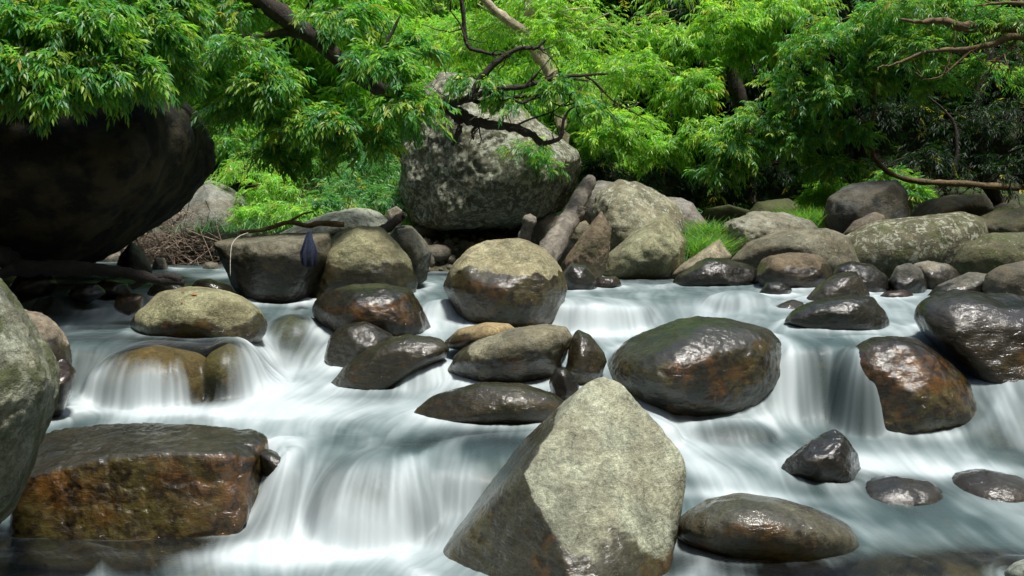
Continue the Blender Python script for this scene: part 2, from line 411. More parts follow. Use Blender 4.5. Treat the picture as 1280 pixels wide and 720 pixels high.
def rock(label, pts, k=14, lvl=6, rough=.5, tint=(.2, .19, .15), wet=None, algae=0., lichen=0., moss=0., name='boulder',
         group=None, cuts=0, seed=None, crag=0., wetband=.12, grow=1.02, cat='boulder', blobs=(), side=None):
    P = np.array(pts); c = (P.max(0) + P.min(0)) / 2 * .5 + P.mean(0) * .5
    N, d = hull_planes(P)
    sd = seed if seed is not None else sum(ord(ch) for ch in label) % 997
    rr = np.random.default_rng(sd)
    U, Fc, nb = ico(lvl)
    dd = d - N @ c
    if cuts:
        cn = rr.normal(size=(cuts, 3)); cn /= np.linalg.norm(cn, axis=1)[:, None]; cn[:, 1] = -np.abs(cn[:, 1])
        sup = ((P - c) @ cn.T).max(0); N = np.vstack([N, cn]); dd = np.r_[dd, sup * rr.uniform(.8, .93, cuts)]
    dots = U @ N.T
    with np.errstate(divide='ignore'): rad = np.where(dots > 1e-4, dd[None, :] / np.maximum(dots, 1e-4), 1e9).min(1)
    X = U * rad[:, None]
    kk = int(k * (4 if lvl == 7 else 1 if lvl == 6 else .3)) + 1
    for _ in range(kk): X = .4 * X + .6 * X[nb].mean(1)
    X *= grow
    size = (P.max(0) - P.min(0)).max() / 2
    off = rr.uniform(0, 50, 3); Q = X / size
    n = fbm(Q * 1.3 + off, 2) * .16 + fbm(Q * 3.2 + off, 3) * .055
    m = fbm(Q * 8 + off, 4, .55)
    disp = rough * (n + m * .035)
    if crag:
        rg = 1 - np.abs(fbm(Q * 3. + off * 2, 5, .55)) * 3.2
        disp += crag * (-np.clip(rg - .55, 0, 1) * .07 + fbm(Q * 5.5 + off * 3, 5, .62) * .06)
    X = X * (1 + disp)[:, None]
    Z = X[:, 2] + c[2]
    wn = fbm(Q * 2.6 + off + 9, 4) * .22 * min(size, .8)
    wt = np.zeros(len(X)) if wet is None else (np.ones(len(X)) if wet == 'all' else sstep(wetband, -wetband, Z + wn - wet))
    for bx, by, bD, br, bv in blobs:
        q = np.linalg.norm(X + c - W(bx, by, bD), axis=1) + wn * .5; wt = np.clip(wt + bv * sstep(br, br * .55, q), 0, 1)
    al = algae * (np.clip(.35 + wt, 0, 1))
    if side is not None:
        G = X + c; dp = G[:, 1] * CP - (G[:, 2] - ZC) * SP; sx = 640 + F * G[:, 0] / dp; sy = 360 - F * (G[:, 1] * SP + (G[:, 2] - ZC) * CP) / dp
        wt = np.maximum(wt, sstep(10, -10, sx - np.interp(sy, side[0], side[1]) + wn * 110)); al = algae * np.clip(.3 + wt, 0, 1) * (.6 + wn * 2.5)
    fn_ = np.cross(X[Fc[:, 1]] - X[Fc[:, 0]], X[Fc[:, 2]] - X[Fc[:, 0]]); vn = np.stack([np.bincount(Fc.ravel(), np.repeat(fn_[:, q], 3), len(X)) for q in range(3)], 1)
    vz = vn[:, 2] / (np.linalg.norm(vn, axis=1) + 1e-12); al = al * (1 - .8 * sstep(.5, .85, vz + wn * .4))
    surf = np.stack([wt, al, np.full(len(X), lichen), np.full(len(X), moss)], 1)
    me = mesh_np(name, X, Fc, ROCK, True, {'surf': surf, 'tint': np.tile(np.array([tint[0] * .76, tint[1] * .795, tint[2] * .76, 1.]), (len(X), 1))})
    o = link(bpy.data.objects.new(name, me)); o.location = c
    tag(o, label, cat, group)
    e = (P.max(0) - P.min(0)) / 2; FOOT.append((c[0], c[1], e[0], e[1], P[:, 2].max()))
    return o
def pebble(outline, D, t, fc=None, flat=1., under=.18, back=1.):
    """outline measured in the photograph at distance D, bulging t metres to front and back"""
    O = np.array(outline, float); lo, hi = O[:, 1].min(), O[:, 1].max()
    f = np.array(fc if fc else [O[:, 0].mean(), (lo + hi) / 2 + (hi - lo) * .08], float)
    low = O[O[:, 1] > lo + .6 * (hi - lo)]
    if under: O2 = np.vstack([O, (low - f) * np.array([.88, 1]) + f + np.array([0, (hi - lo) * under])])
    else: O2 = O
    out = []
    for s, dy in ((1., 0), (.86, -.5), (.6, -.8), (.25, -1.), (.86, .5 * back), (.6, .8 * back), (.25, back)):
        for p in O2:
            q = f + (p - f) * s
            out.append(W(q[0], q[1], D + dy * t))
    return out
def P3(*L): return [W(*p) for p in L]
def prock(label, outline, base=None, D=None, t=None, fc=None, under=.18, wl=None, back=1., **kw):
    """rounded rock; base = a pixel where its foot meets the stream"""
    O = np.array(outline, float); hw = (O[:, 0].max() - O[:, 0].min()) / 2
    if D is None:
        Dw = on_water(*base, BASEH)[1]; t = t or hw / F * Dw * .8; D = Dw + .6 * t
    t = t or hw / F * D * .8
    kw.setdefault('crag', .3); kw.setdefault('cuts', 3); kw['k'] = kw.get('k', 10) * .65
    if wl is not None: kw['wet'] = W(640, wl, D - .5 * t)[2]
    return rock(label, pebble(outline, D, t, fc, under=under, back=back), **kw)

GREY = (.2, .19, .155); OLIVE = (.2, .185, .12); PALE = (.34, .325, .24); DARK = (.1, .095, .08); TAN = (.3, .25, .17)
# --- foreground
rock('large pointed pale boulder with a flat face and wet dark lower edge in the foreground',
     P3((757, 469, 5.02), (740, 474, 5.0), (778, 482, 4.97), (800, 508, 4.95), (826, 538, 4.93), (852, 573, 4.9), (854, 600, 4.9), (842, 645, 4.85), (822, 710, 4.75),
        (690, 518, 5.15), (660, 545, 5.3), (636, 576, 5.4), (598, 630, 5.25), (556, 680, 5.1), (515, 728, 4.98),
        (700, 525, 4.86), (664, 570, 4.66), (655, 592, 4.6), (676, 640, 4.44), (706, 700, 4.26), (760, 740, 4.25), (810, 745, 4.45),
        (470, 790, 4.95), (600, 810, 4.5), (720, 820, 4.1), (820, 800, 4.35), (800, 560, 5.5), (850, 640, 5.4), (820, 760, 5.3), (600, 740, 5.8), (700, 560, 5.6), (520, 770, 5.7)),
     k=3, lvl=7, rough=.26, crag=.2, tint=(.38, .38, .29), wet=.18, wetband=.22, algae=.8, lichen=.1, grow=1.015, seed=5, side=([500, 530, 560, 592, 620, 650, 690, 730], [690, 690, 672, 652, 664, 676, 700, 716]), blobs=[(835, 700, 4.8, .14, .8), (720, 725, 4.3, .12, .8)])
rock('square topped wet boulder with an orange brown front face, at the lower left',
     P3((30, 543, 5.65), (100, 532, 5.72), (190, 528, 5.75), (270, 530, 5.72), (328, 535, 5.62), (18, 602, 5.12), (60, 590, 5.1), (110, 575, 5.12), (200, 566, 5.1), (270, 568, 5.1),
        (308, 578, 5.18), (334, 552, 5.45), (10, 710, 4.98), (120, 715, 4.98), (220, 715, 4.98), (300, 705, 5.04), (330, 680, 5.4), (30, 700, 5.8), (320, 700, 5.8)),
     k=3, lvl=7, rough=.3, crag=.5, tint=(.26, .25, .2), wet='all', algae=.85, seed=8, grow=1.015)
prock('small knobbly dark rock jutting from the right end of the square wet boulder', [(318, 560), (338, 562), (352, 570), (372, 579), (362, 592), (330, 602)], D=5.42, t=.16, lvl=5, crag=.6, wet='all', tint=(.16, .14, .11), algae=.3)
rock('big grey and mossy boulder cut off by the left edge', pebble([(-260, 330), (-120, 318), (-30, 334), (0, 350), (16, 378), (38, 410), (57, 440), (69, 466), (71, 490), (62, 520), (40, 552), (8, 590), (-35, 622), (-110, 670), (-240, 660)], 4.5, .6, (-40, 480)),
     k=8, lvl=7, rough=.5, crag=.5, tint=(.31, .315, .25), moss=.5, wet=.2, seed=21)
prock('wet silvery domed stone in the pool at the lower right', [(840, 664), (852, 646), (885, 624), (925, 616), (972, 622), (1022, 637), (1062, 655), (1090, 678), (1080, 700), (1000, 706), (900, 700), (848, 684)], base=(960, 697), t=.42, k=10, lvl=6, rough=.3, wet='all', algae=.5, tint=(.7, .67, .56))
prock('small glossy black wedge standing in white water right of centre', [(968, 598), (985, 572), (1012, 550), (1040, 537), (1056, 545), (1075, 570), (1084, 597), (1070, 608), (1010, 608)], base=(1030, 602), t=.22, k=4, lvl=6, rough=.6, crag=.4, wet='all', algae=.15, tint=(.11, .1, .09), cuts=5)
prock('pale stone at the bottom right corner', [(1255, 716), (1268, 703), (1300, 692), (1350, 700), (1360, 750), (1270, 750)], D=4.5, t=.2, lvl=5, tint=(.3, .32, .28), wet=.0)
# --- middle
prock('large glossy wet boulder with green streaks, right of the pointed one', [(753, 474), (764, 446), (790, 421), (830, 403), (870, 397), (920, 402), (960, 412), (981, 431), (989, 456), (984, 484), (962, 512), (900, 520), (820, 520), (775, 500)],
      base=(870, 508), t=.75, fc=(850, 478), k=10, lvl=7, rough=.38, crag=.25, wet='all', algae=.5, moss=.3, tint=(.2, .2, .15), seed=4)
prock('golden brown boulder in the right waterfall with a veil of water over its left side', [(1046, 470), (1062, 435), (1085, 421), (1112, 417), (1147, 420), (1176, 441), (1205, 466), (1226, 502), (1246, 548), (1200, 565), (1110, 560), (1052, 540)],
      D=6.88, t=.5, k=9, lvl=6, rough=.5, crag=.35, wet='all', algae=.75, tint=(.22, .17, .1), seed=12)
prock('large dark wet boulder cut off by the right edge', [(1142, 392), (1160, 374), (1187, 365), (1232, 374), (1300, 384), (1420, 390), (1440, 520), (1330, 545), (1275, 515), (1232, 470), (1190, 435), (1150, 410)],
      D=7.35, t=.65, k=9, lvl=6, rough=.5, crag=.4, wet='all', algae=.35, moss=.2, tint=(.15, .13, .09), seed=13)
prock('low oval olive boulder with fallen orange leaves above the left fall', [(151, 414), (170, 390), (200, 366), (235, 359), (272, 361), (302, 370), (325, 387), (334, 406), (326, 424), (290, 430), (240, 428), (190, 424)],
      base=(240, 421), t=.45, k=9, lvl=6, rough=.34, wl=403, algae=.55, tint=(.34, .32, .19), moss=.1, seed=3)
prock('round boulder with a tan dry top and orange brown wet sides, centre of the stream', [(552, 358), (564, 331), (589, 309), (615, 300), (650, 299), (681, 311), (701, 335), (710, 360), (704, 388), (682, 406), (640, 414), (600, 408), (572, 388)],
      base=(640, 410), t=.5, k=12, lvl=6, rough=.22, wl=340, wetband=.05, algae=.6, tint=(.36, .32, .2), seed=6)
prock('long grey stone with a sharp shaded front edge below the round boulder', [(559, 464), (574, 441), (600, 425), (640, 411), (680, 406), (706, 411), (714, 425), (706, 450), (690, 470), (650, 480), (600, 480), (568, 478)],
      base=(640, 478), t=.34, fc=(640, 440), k=5, lvl=6, rough=.5, crag=.3, wl=436, tint=(.27, .25, .18), algae=.45, cuts=2, seed=40)
prock('slanting wet brown stone with mossy end, left of the long grey one', [(412, 484), (430, 458), (460, 436), (490, 422), (512, 418), (546, 421), (564, 433), (561, 449), (520, 458), (486, 478), (470, 492), (430, 492)],
      base=(450, 487), t=.26, k=8, lvl=6, rough=.45, wet='all', algae=.35, moss=.3, tint=(.24, .21, .13))
prock('small wet stone with a pale shining cap between the slanting stone and the veiled hump', [(404, 450), (411, 421), (430, 405), (456, 401), (476, 410), (498, 424), (495, 450), (440, 466), (408, 464)],
      base=(430, 458), t=.28, k=8, lvl=6, rough=.4, wet='all', algae=.25, moss=.2, tint=(.17, .16, .12))
prock('broad black brown wet boulder with water pouring off its right side', [(389, 382), (404, 366), (440, 357), (480, 355), (512, 361), (528, 385), (540, 412), (520, 424), (440, 424), (408, 414), (393, 397)],
      base=(440, 420), t=.42, k=8, lvl=6, rough=.42, wet='all', algae=.5, tint=(.14, .12, .07), seed=15)
prock('low orange brown stone showing behind the long grey one', [(552, 430), (572, 411), (608, 403), (634, 404), (650, 414), (610, 436)], D=7.2, t=.25, lvl=5, wl=420, algae=.6, tint=(.34, .25, .13))
prock('small upright brown stone right of the long grey one', [(709, 445), (713, 424), (722, 414), (736, 419), (755, 440), (758, 452), (746, 480), (720, 486), (706, 470)], D=6.85, t=.22, k=4, lvl=6, wet='all', algae=.5, tint=(.19, .15, .1), crag=.3)
prock('small black wet stone wedged beneath the upright brown one', [(686, 478), (694, 460), (706, 458), (718, 470), (726, 488), (716, 500), (690, 498)], D=6.4, t=.15, lvl=5, wet='all', tint=(.08, .07, .05), algae=.3)
prock('flat golden brown stone half under water left of the pointed boulder', [(510, 520), (545, 492), (600, 478), (650, 480), (695, 492), (714, 508), (705, 528), (600, 536)], base=(650, 529), t=.3, k=10, lvl=6, rough=.35, wet='all', algae=.4, moss=.2, tint=(.26, .22, .13))
prock('reddish tan boulder tucked behind the big grey one at the left edge', [(-20, 392), (20, 385), (56, 392), (76, 409), (87, 436), (90, 455), (80, 470), (50, 500), (-20, 500)], D=6.3, t=.3, k=7, lvl=6, crag=.5, rough=.6, wl=430, tint=(.3, .24, .18), algae=.4)
prock('small red brown wet stone at the foot of the reddish tan boulder', [(50, 470), (66, 448), (84, 450), (95, 464), (93, 482), (80, 505), (66, 516), (50, 510)], D=6.1, t=.18, k=7, lvl=5, wet='all', tint=(.2, .1, .06), algae=.5)
# --- upper row
prock('dark block with a flat top and a white string over its left corner', [(265, 303), (290, 293), (330, 291), (380, 287), (412, 288), (415, 340), (385, 380), (322, 384), (302, 368), (284, 340), (270, 314)], base=(325, 378), t=.42, fc=(340, 325), k=5, lvl=6, rough=.34, wl=318, wetband=.12, algae=.22, tint=(.17, .155, .115), seed=30)
prock('olive topped boulder right of the dark block with cloth beside it', [(366, 378), (379, 346), (399, 311), (420, 284), (450, 282), (476, 285), (496, 302), (516, 325), (522, 347), (519, 366), (470, 380), (400, 386)], base=(440, 378), t=.42, fc=(440, 340), k=6, lvl=6, rough=.4, wl=335, wetband=.12, algae=.35, tint=(.25, .235, .14), cuts=2, seed=31)
prock('grey folded boulder behind the olive topped one', [(484, 302), (495, 284), (515, 283), (529, 299), (540, 315), (536, 338), (520, 350), (490, 348)], D=9.9, t=.45, k=4, lvl=6, crag=.5, tint=(.15, .15, .125), cuts=3)
prock('whitish flat topped boulder behind the dark block', [(318, 306), (368, 284), (410, 267), (445, 260), (471, 263), (485, 278), (480, 300), (400, 312)], D=10.6, t=.6, k=5, lvl=6, crag=.4, lichen=.75, tint=(.3, .3, .26))
prock('small pinkish stone perched left of the great mossy boulder', [(482, 276), (484, 262), (495, 257), (503, 263), (502, 278)], D=11.2, t=.12, lvl=5, tint=(.3, .25, .2), under=.3)
prock('smooth grey boulder on the far bank at left', [(180, 310), (205, 270), (233, 240), (260, 222), (285, 227), (306, 245), (318, 268), (330, 300), (300, 320), (190, 320)], D=13.6, t=1., k=8, lvl=6, rough=.4, tint=(.27, .265, .235), lichen=.2)
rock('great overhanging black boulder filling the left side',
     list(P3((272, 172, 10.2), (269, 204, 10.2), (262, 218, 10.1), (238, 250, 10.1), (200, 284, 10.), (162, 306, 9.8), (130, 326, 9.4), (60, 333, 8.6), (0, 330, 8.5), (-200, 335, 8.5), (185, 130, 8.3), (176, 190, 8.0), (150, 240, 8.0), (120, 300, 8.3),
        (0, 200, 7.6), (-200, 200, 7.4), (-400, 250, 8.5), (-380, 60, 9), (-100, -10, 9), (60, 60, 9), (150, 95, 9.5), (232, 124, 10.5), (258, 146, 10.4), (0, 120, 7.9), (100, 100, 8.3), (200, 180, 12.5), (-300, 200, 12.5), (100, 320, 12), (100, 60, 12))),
     k=2, lvl=7, rough=.14, crag=.6, tint=(.008, .0095, .008), lichen=.12, moss=.25, seed=9, grow=1.0)  # shade of the overhang put into the tint, nearly black
prock('dark rounded boulder with a pale rim leaning under the overhang', [(140, 350), (150, 320), (164, 304), (178, 312), (191, 338), (186, 352)], D=11.3, t=.35, lvl=5, tint=(.17, .15, .12))
prock('great mossy boulder standing behind the stream at centre',
      [(498, 218), (500, 176), (508, 148), (526, 116), (550, 96), (576, 93), (600, 104), (642, 131), (682, 160), (712, 186), (729, 206), (728, 236), (706, 264), (660, 281), (600, 287), (540, 293), (511, 282), (500, 252)],
      D=12.9, t=1.3, fc=(600, 215), under=0, k=3, lvl=7, rough=.4, crag=.8, cuts=6, lichen=.62, moss=.34, tint=(.17, .165, .125), seed=17)
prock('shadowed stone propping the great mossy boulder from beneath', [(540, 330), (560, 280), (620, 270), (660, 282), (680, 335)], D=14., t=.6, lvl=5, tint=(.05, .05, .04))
prock('mottled green and tan boulder right of the driftwood', [(738, 300), (741, 262), (748, 240), (776, 226), (800, 229), (822, 240), (848, 262), (858, 290), (850, 330), (760, 340)], D=12., t=.75, k=5, lvl=6, crag=.6, lichen=.5, moss=.15, tint=(.27, .25, .175), cuts=3, seed=19)
prock('block with a green tinged sloping top in front of the mottled boulder', [(746, 346), (757, 320), (790, 292), (832, 265), (852, 290), (869, 312), (848, 340), (800, 348)], D=11.2, t=.55, fc=(810, 318), k=3, lvl=6, crag=.35, lichen=.3, moss=.3, tint=(.28, .27, .17), cuts=2, seed=23)
prock('smooth purple grey slab behind the mottled boulder', [(815, 250), (826, 244), (850, 244), (866, 254), (884, 279), (878, 315), (840, 305)], D=12.6, t=.45, k=4, lvl=6, rough=.3, tint=(.26, .235, .215))
prock('grey rounded stone behind the top of the driftwood', [(722, 270), (728, 232), (745, 223), (768, 226), (778, 245), (765, 290)], D=12.9, t=.4, k=6, lvl=5, tint=(.23, .215, .19))
prock('pointed rusty brown stone left of the green tinged block', [(698, 335), (714, 312), (738, 288), (752, 263), (764, 286), (760, 322), (746, 346), (720, 348)], D=10.7, t=.3, k=3, lvl=6, crag=.6, moss=.3, tint=(.21, .16, .11), seed=41)
prock('small glossy black stone by the round boulder', [(702, 342), (714, 329), (732, 331), (743, 346), (746, 360), (720, 366), (704, 360)], D=9.7, t=.2, k=4, lvl=5, wet='all', tint=(.1, .1, .1), cuts=4)
prock('low dark red stone at the lip of the upper rapids', [(740, 358), (748, 346), (770, 345), (780, 356), (765, 362)], D=9.9, t=.15, lvl=5, wet='all', tint=(.15, .09, .06))
prock('beige sloping slab at the water edge below the yellow green grass', [(824, 348), (850, 332), (878, 312), (900, 298), (915, 320), (905, 340), (860, 350)], D=11.2, t=.5, k=4, lvl=6, rough=.25, tint=(.34, .29, .21))
prock('low wet black rocks at the right edge of the upper rapids', [(840, 355), (848, 340), (870, 325), (910, 322), (942, 329), (955, 350), (942, 366), (880, 364)], D=10.2, t=.32, k=4, lvl=6, crag=.6, wet='all', algae=.15, moss=.2, tint=(.11, .1, .08), cuts=3)
prock('dark red brown oblong boulder in front of the long slab', [(943, 337), (949, 322), (985, 316), (1021, 318), (1039, 330), (1044, 347), (1026, 364), (980, 366), (948, 354)], D=9.9, t=.32, k=8, lvl=6, rough=.3, wl=332, wetband=.06, algae=.4, tint=(.14, .105, .07))
prock('little black stone at the foot of the red brown boulder', [(948, 366), (958, 353), (978, 352), (990, 362), (985, 372)], D=9.3, t=.14, lvl=5, wet='all', tint=(.06, .06, .055))
prock('grey wet stone leaning behind the black green one', [(1002, 380), (1024, 356), (1048, 342), (1066, 337), (1081, 349), (1088, 372), (1050, 388)], D=8.9, t=.25, k=7, lvl=6, wet='all', algae=.25, tint=(.25, .22, .16))
prock('black green mossy boulder with spilling water on its left', [(975, 405), (990, 388), (1012, 378), (1060, 370), (1091, 371), (1106, 389), (1113, 408), (1080, 420), (1010, 418)], base=(1050, 412), t=.28, k=7, lvl=6, wet='all', moss=.5, tint=(.1, .1, .07), algae=.1)
prock('small pale brown wet stone touching the black green boulder', [(962, 398), (971, 381), (990, 374), (1005, 378), (1006, 398), (975, 408)], D=8.45, t=.15, lvl=5, wet='all', tint=(.28, .23, .17))
prock('shiny black boulder behind the grey wet stone', [(1038, 350), (1046, 333), (1062, 327), (1090, 331), (1109, 345), (1115, 362), (1096, 374), (1050, 372)], D=9.5, t=.28, k=5, lvl=6, wet='all', crag=.4, tint=(.11, .11, .11), cuts=3)
prock('dark stone with a glint, left of the pair under the lichened slab', [(1111, 352), (1120, 334), (1138, 328), (1152, 336), (1160, 358), (1150, 376), (1120, 374)], D=9.5, t=.25, k=6, lvl=6, wet=1.02, tint=(.12, .115, .1))
prock('dark stone with a pale domed top, right of the pair under the lichened slab', [(1138, 345), (1142, 330), (1160, 325), (1185, 330), (1202, 346), (1192, 366), (1160, 370)], D=9.75, t=.25, k=7, lvl=6, wl=338, tint=(.22, .2, .165))
prock('low red brown pebble in shallow water at right', [(1098, 372), (1106, 364), (1130, 362), (1146, 370), (1135, 378)], D=9.0, t=.12, lvl=5, wet='all', tint=(.2, .1, .06), name='stone', cat='stone')
prock('flat dark slab between the pebble and the right edge boulder', [(1148, 382), (1172, 356), (1210, 341), (1242, 344), (1250, 385)], D=9.1, t=.3, k=5, lvl=6, wl=355, crag=.3, tint=(.13, .12, .1))
prock('dark rounded boulder at the right edge above the large wet one', [(1228, 362), (1233, 343), (1250, 332), (1280, 326), (1320, 332), (1325, 375), (1290, 386), (1238, 384)], D=8.8, t=.32, k=8, lvl=6, rough=.35, tint=(.13, .115, .09), wl=360)
prock('long plain grey slab on the right bank', [(908, 330), (934, 302), (972, 289), (1032, 285), (1062, 296), (1088, 340), (1000, 345)], D=10.9, t=.5, k=6, lvl=6, rough=.3, tint=(.18, .165, .12), crag=.35, lichen=.3, moss=.25)
prock('long lichen spotted slab on the right bank', [(1030, 335), (1054, 296), (1094, 276), (1140, 272), (1200, 264), (1236, 276), (1245, 330), (1160, 352), (1070, 350)], D=11.2, t=.6, k=6, lvl=6, rough=.4, crag=.3, lichen=.55, moss=.45, tint=(.13, .12, .08))
prock('mossy dome shaped boulder at the right edge of the bank', [(1190, 330), (1204, 306), (1238, 290), (1282, 291), (1320, 310), (1325, 348), (1220, 348)], D=10.3, t=.5, k=8, lvl=6, lichen=.35, moss=.5, tint=(.1, .1, .06))
prock('long shaded boulder behind the mossy dome at the right edge', [(1205, 280), (1240, 264), (1290, 256), (1340, 262), (1350, 310), (1230, 305)], D=11.8, t=.5, k=6, lvl=6, lichen=.3, moss=.4, tint=(.1, .095, .06))
prock('long low mossy boulder behind the lichen spotted slab', [(1136, 272), (1153, 252), (1190, 243), (1232, 242), (1246, 262), (1200, 280), (1150, 282)], D=12.4, t=.5, k=8, lvl=6, moss=.4, tint=(.11, .1, .07))
prock('charcoal angular boulder standing on the right bank', [(1030, 272), (1035, 248), (1055, 234), (1081, 228), (1121, 225), (1132, 240), (1136, 276), (1110, 290), (1070, 295), (1036, 292)], D=12., t=.5, fc=(1085, 265), k=3, lvl=6, rough=.35, tint=(.085, .085, .08), cuts=2)
prock('small brown stone leaning on the charcoal boulder', [(1050, 296), (1068, 276), (1094, 264), (1108, 270), (1100, 300)], D=11.5, t=.25, lvl=5, k=6, tint=(.17, .14, .11))
prock('cracked layered grey boulder left of the charcoal one', [(898, 296), (904, 278), (938, 267), (950, 262), (986, 264), (1006, 272), (1024, 284), (1020, 305), (950, 315), (910, 325)], D=11.7, t=.5, k=3, lvl=6, crag=1.0, tint=(.26, .25, .2), cuts=4, seed=77)
# --- dark stones in the left channel
for i, (lab, ol, D, kw) in enumerate([
    ('pale stone far back under the overhang', [(62, 346), (90, 325), (130, 330), (140, 350)], 11.5, dict(tint=(.2, .19, .15))),
    ('flat wet black stone beneath the wet branch at far left', [(4, 366), (20, 345), (60, 341), (75, 356), (60, 370)], 8.6, dict(wet='all', tint=(.09, .1, .1))),
    ('blue grey wet stone beneath the middle of the wet branch', [(80, 368), (95, 355), (120, 354), (134, 366), (110, 376)], 8.5, dict(wet='all', tint=(.12, .13, .13))),
    ('dark brown stone between the wet branch and the orange one', [(100, 362), (130, 350), (158, 354), (164, 366), (130, 370)], 8.9, dict(wet='all', tint=(.13, .09, .06))),
    ('little orange brown stone in the left upper rapids', [(142, 384), (146, 370), (160, 366), (180, 369), (178, 384), (160, 390)], 8.0, dict(wet='all', tint=(.36, .2, .1), algae=.5)),
    ('wet black stone behind the olive oval boulder', [(232, 366), (246, 350), (262, 348), (290, 358), (298, 372)], 8.9, dict(wet='all', tint=(.08, .085, .08), crag=.4)),
    ('long glossy dark stone at the tip of the wet branch', [(182, 368), (196, 352), (215, 349), (240, 358), (236, 370), (200, 374)], 9.1, dict(wet='all', tint=(.13, .14, .14), crag=.4)),
    ('small grey stone below the heap of dead twigs', [(186, 345), (194, 322), (206, 322), (212, 344)], 11.9, dict(tint=(.27, .25, .2))),
    ('small dark stone at the right foot of the twig heap', [(250, 342), (256, 328), (272, 328), (280, 342)], 12., dict(tint=(.13, .12, .1))),
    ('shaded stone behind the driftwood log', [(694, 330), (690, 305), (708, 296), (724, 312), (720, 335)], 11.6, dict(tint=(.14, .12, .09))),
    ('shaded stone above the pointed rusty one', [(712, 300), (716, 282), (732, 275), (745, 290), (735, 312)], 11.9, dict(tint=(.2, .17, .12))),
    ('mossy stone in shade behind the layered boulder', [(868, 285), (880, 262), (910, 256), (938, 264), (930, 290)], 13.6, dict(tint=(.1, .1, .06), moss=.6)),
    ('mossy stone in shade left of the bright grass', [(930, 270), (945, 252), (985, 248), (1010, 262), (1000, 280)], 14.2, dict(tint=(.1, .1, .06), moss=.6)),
]):
    prock(lab, ol, D=D, lvl=5, k=6, name='stone', cat='stone', **kw)
# rocks under the water film
for lab, c, rx, ry, hh, tint, alg, film in sub_rocks:
    g = np.array([[a, b, e] for a in (-1, -.7, 0, .7, 1) for b in (-1, -.7, 0, .7, 1) for e in (-.8, 0, .5, .8, 1)], float)
    g = g[np.abs(np.linalg.norm(g * [1, 1, 1], axis=1)) > .2]; g /= np.linalg.norm(g, axis=1)[:, None]
    rock(lab, g * np.array([rx, ry, hh]) + c, k=6, lvl=5, rough=.5 if film < 0 else .12, crag=.5 if film < 0 else 0., wet='all' if film < 0 else None, tint=tuple(q * 1.1 for q in tint), grow=1.)

